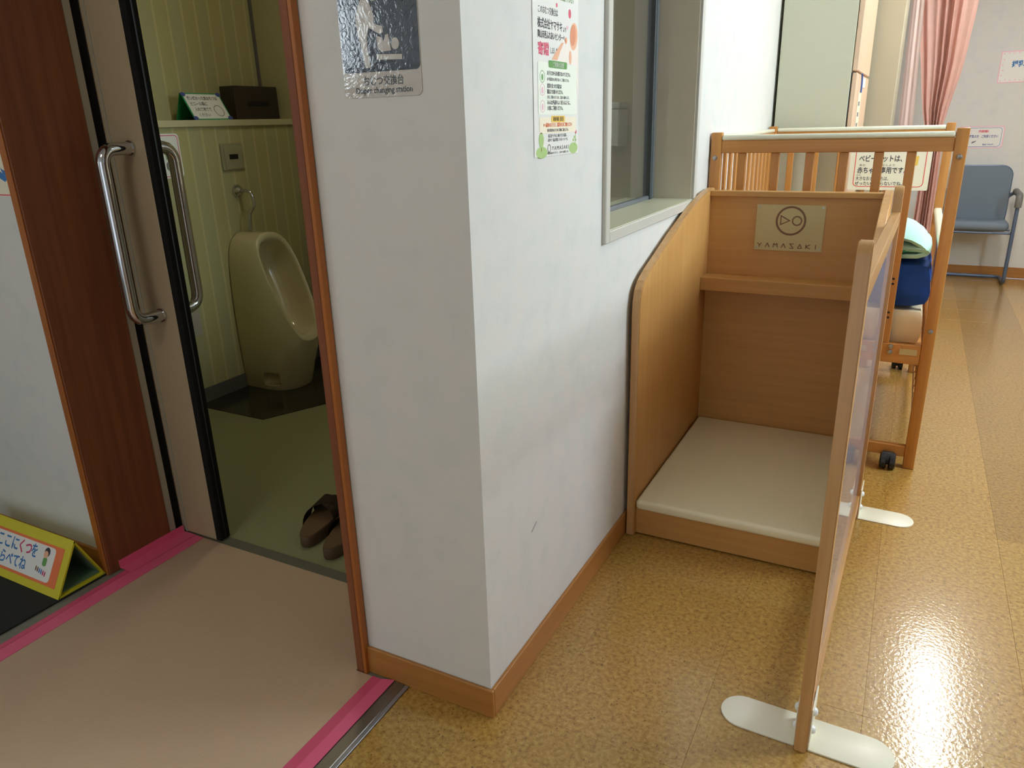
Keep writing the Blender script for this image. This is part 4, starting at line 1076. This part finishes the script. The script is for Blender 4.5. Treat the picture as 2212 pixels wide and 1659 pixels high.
for x, y in ((0.35, 4.32), (2.3, 4.62)): tube('hanger', [(x, y, 2.40), (x, y, H)], 0.005, 'lamp_body', t, 6)

# signs on the far wall
t = thing('nursing_corner_sign', 'pink nursing corner sign with blue lettering high on the far wall', 'sign', (1.3, 5.5, 1.36))
F = Face((1.083, 5.4998, 1.366), (1, 0, 0), (0, 0, 1), t)
F.shape('sheet', [(0, 0), (0.42, 0.0), (0.42, 0.206), (0.0, 0.206)], 'ink_lightpink', 0.0002, 0.0015)
F.shape('inner_sheet', [(0.006, 0.006), (0.414, 0.006), (0.414, 0.2), (0.006, 0.2)], 'nursing' if False else 'paper', 0.0015, 0.0018)
F.text('授乳コーナー', 0.072, 0.105, 0.044, 'ink_blue', 0.0018, width=0.215, bold=0.0015)
for k in range(14):
    F.shape('pink_dot', ellipse(0.018+0.029*k, 0.190 + 0.004*(k % 2), 0.005, 0.004, 8), 'ink_lightpink', 0.0018, 0.0021)
    F.shape('pink_dot', ellipse(0.018+0.029*k, 0.016 + 0.004*(k % 2), 0.005, 0.004, 8), 'ink_lightpink', 0.0018, 0.0021)
for k in range(4):
    F.shape('pink_dot', ellipse(0.018 + 0.005*(k % 2), 0.05+0.034*k, 0.005, 0.005, 8), 'ink_lightpink', 0.0018, 0.0021)
t = thing('nursing_notice', 'white notice with blue line and pink rim above the office chair', 'notice', (1.07, 5.5, 0.93))
F = Face((0.90, 5.4998, 0.931), (1, 0, 0), (0, 0, 1), t)
F.shape('pink_rim', rounded(0, 0, 0.285, 0.150, 0.02), 'ink_lightpink', 0.0002, 0.0012)
F.shape('white_sheet', rounded(0.006, 0.006, 0.279, 0.144, 0.018), 'paper', 0.0012, 0.0016)
F.ring('blue_line', rounded(0.008, 0.009, 0.270, 0.139, 0.018), rounded(0.0105, 0.0115, 0.2675, 0.1365, 0.016), 'ink_blue', 0.0016, 0.0019)
F.text('授乳室利用案内', 0.125, 0.108, 0.018, 'ink_pink', 0.0016, width=0.062, bold=0.0008)
F.text('授乳の方　ご利用ください', 0.072, 0.072, 0.022, 'ink_navy', 0.0016, width=0.178, bold=0.0006)
F.shape('drawn_arrow', [(0.090, 0.030), (0.094, 0.044), (0.122, 0.052), (0.112, 0.040)], 'ink_grey', 0.0016, 0.0019)
F.text('西ふれあいセンター', 0.162, 0.020, 0.011, 'ink_navy', 0.0016, width=0.070, bold=0.0006)

# cantilever chair against the far wall
t = thing('office_chair', 'grey-blue padded cantilever armchair against the far wall', 'chair', (1.09, 5.3, 0))
xl, xr = 0.862, 1.315
yf, ybk = 5.165, 5.45
pts = fillet([(xr-0.05, 5.40, 0.42), (xr-0.05, 5.415, 0.60), (xr, 5.40, 0.632), (xr, yf, 0.625), (xr, yf+0.005, 0.02), (xr, ybk, 0.013), (xl, ybk, 0.013), (xl, yf+0.005, 0.02), (xl, yf, 0.625), (xl, 5.40, 0.632), (xl+0.05, 5.415, 0.60), (xl+0.05, 5.40, 0.42)], 0.05, 6)
tube('tube_frame', pts, 0.0125, 'chair_tube', t, 12)
for x in (xl, xr):
    bm = bmesh.new(); add_tube(bm, fillet([(x, 5.41, 0.637), (x, yf-0.008, 0.632), (x, yf-0.004, 0.55)], 0.045, 5), 0.022, 12); finish(bm, 'armrest', 'chair_arm', t, True)
bm = bmesh.new(); add_prism(bm, rounded(xl+0.045, 0.405, xr-0.045, 0.812, 0.07), 'Y', 5.375, 5.405)
finish(bm, 'backrest', 'chair_fabric', t, True)
rr = [(x, 5.39, z) for x, z in rounded(xl+0.043, 0.403, xr-0.043, 0.814, 0.07)]
tube('back_piping', rr + [rr[0]], 0.006, 'chair_tube', t, 8)
bm = bmesh.new(); add_box(bm, (xl+0.024, 5.172, 0.376), (xr-0.024, 5.40, 0.446), 0.032, 5); finish(bm, 'seat', 'chair_fabric', t, True)
tube('seat_bar', [(xl, 5.20, 0.366), (xr, 5.20, 0.366)], 0.008, 'chair_tube', t, 8)
tube('seat_bar', [(xl, 5.37, 0.366), (xr, 5.37, 0.366)], 0.008, 'chair_tube', t, 8)

# ceiling lamp whose reflection lies on the cork floor
t = thing('ceiling_light', 'lit fluorescent ceiling fixture over the cork floor', 'lamp', (1.17, 3.45, H))
box('housing', (1.03, 2.73, H-0.05), (1.31, 4.17, H-0.001), 'lamp_body', t, 0.004)
box('diffuser', (1.05, 2.75, H-0.062), (1.29, 4.15, H-0.05), 'lamp', t)

t = thing('toilet_fill_light', 'added round ceiling lamp brightening the toilet room', 'lamp', (-1.25, 1.15, H))  # unseen lamp, added to lift the dim toilet room
bm = bmesh.new(); add_tube(bm, [(-1.25, 1.15, H-0.001), (-1.25, 1.15, H-0.03)], 0.15, 28); finish(bm, 'base', 'lamp_body', t, True)
bm = bmesh.new(); add_tube(bm, [(-1.25, 1.15, H-0.03), (-1.25, 1.15, H-0.06), (-1.25, 1.15, H-0.075)], [0.14, 0.13, 0.09], 28); finish(bm, 'shade', 'toilet_fill', t, True)

t = thing('hall_fill_light', 'added square ceiling lamp brightening the entrance mat', 'lamp', (-0.5, -1.4, H))  # unseen lamp, added so the runner mat gets light from above
box('housing', (-0.8, -1.7, H-0.04), (-0.2, -1.1, H-0.001), 'lamp_body', t, 0.004)
box('diffuser', (-0.77, -1.67, H-0.055), (-0.23, -1.13, H-0.04), 'hall_fill', t)
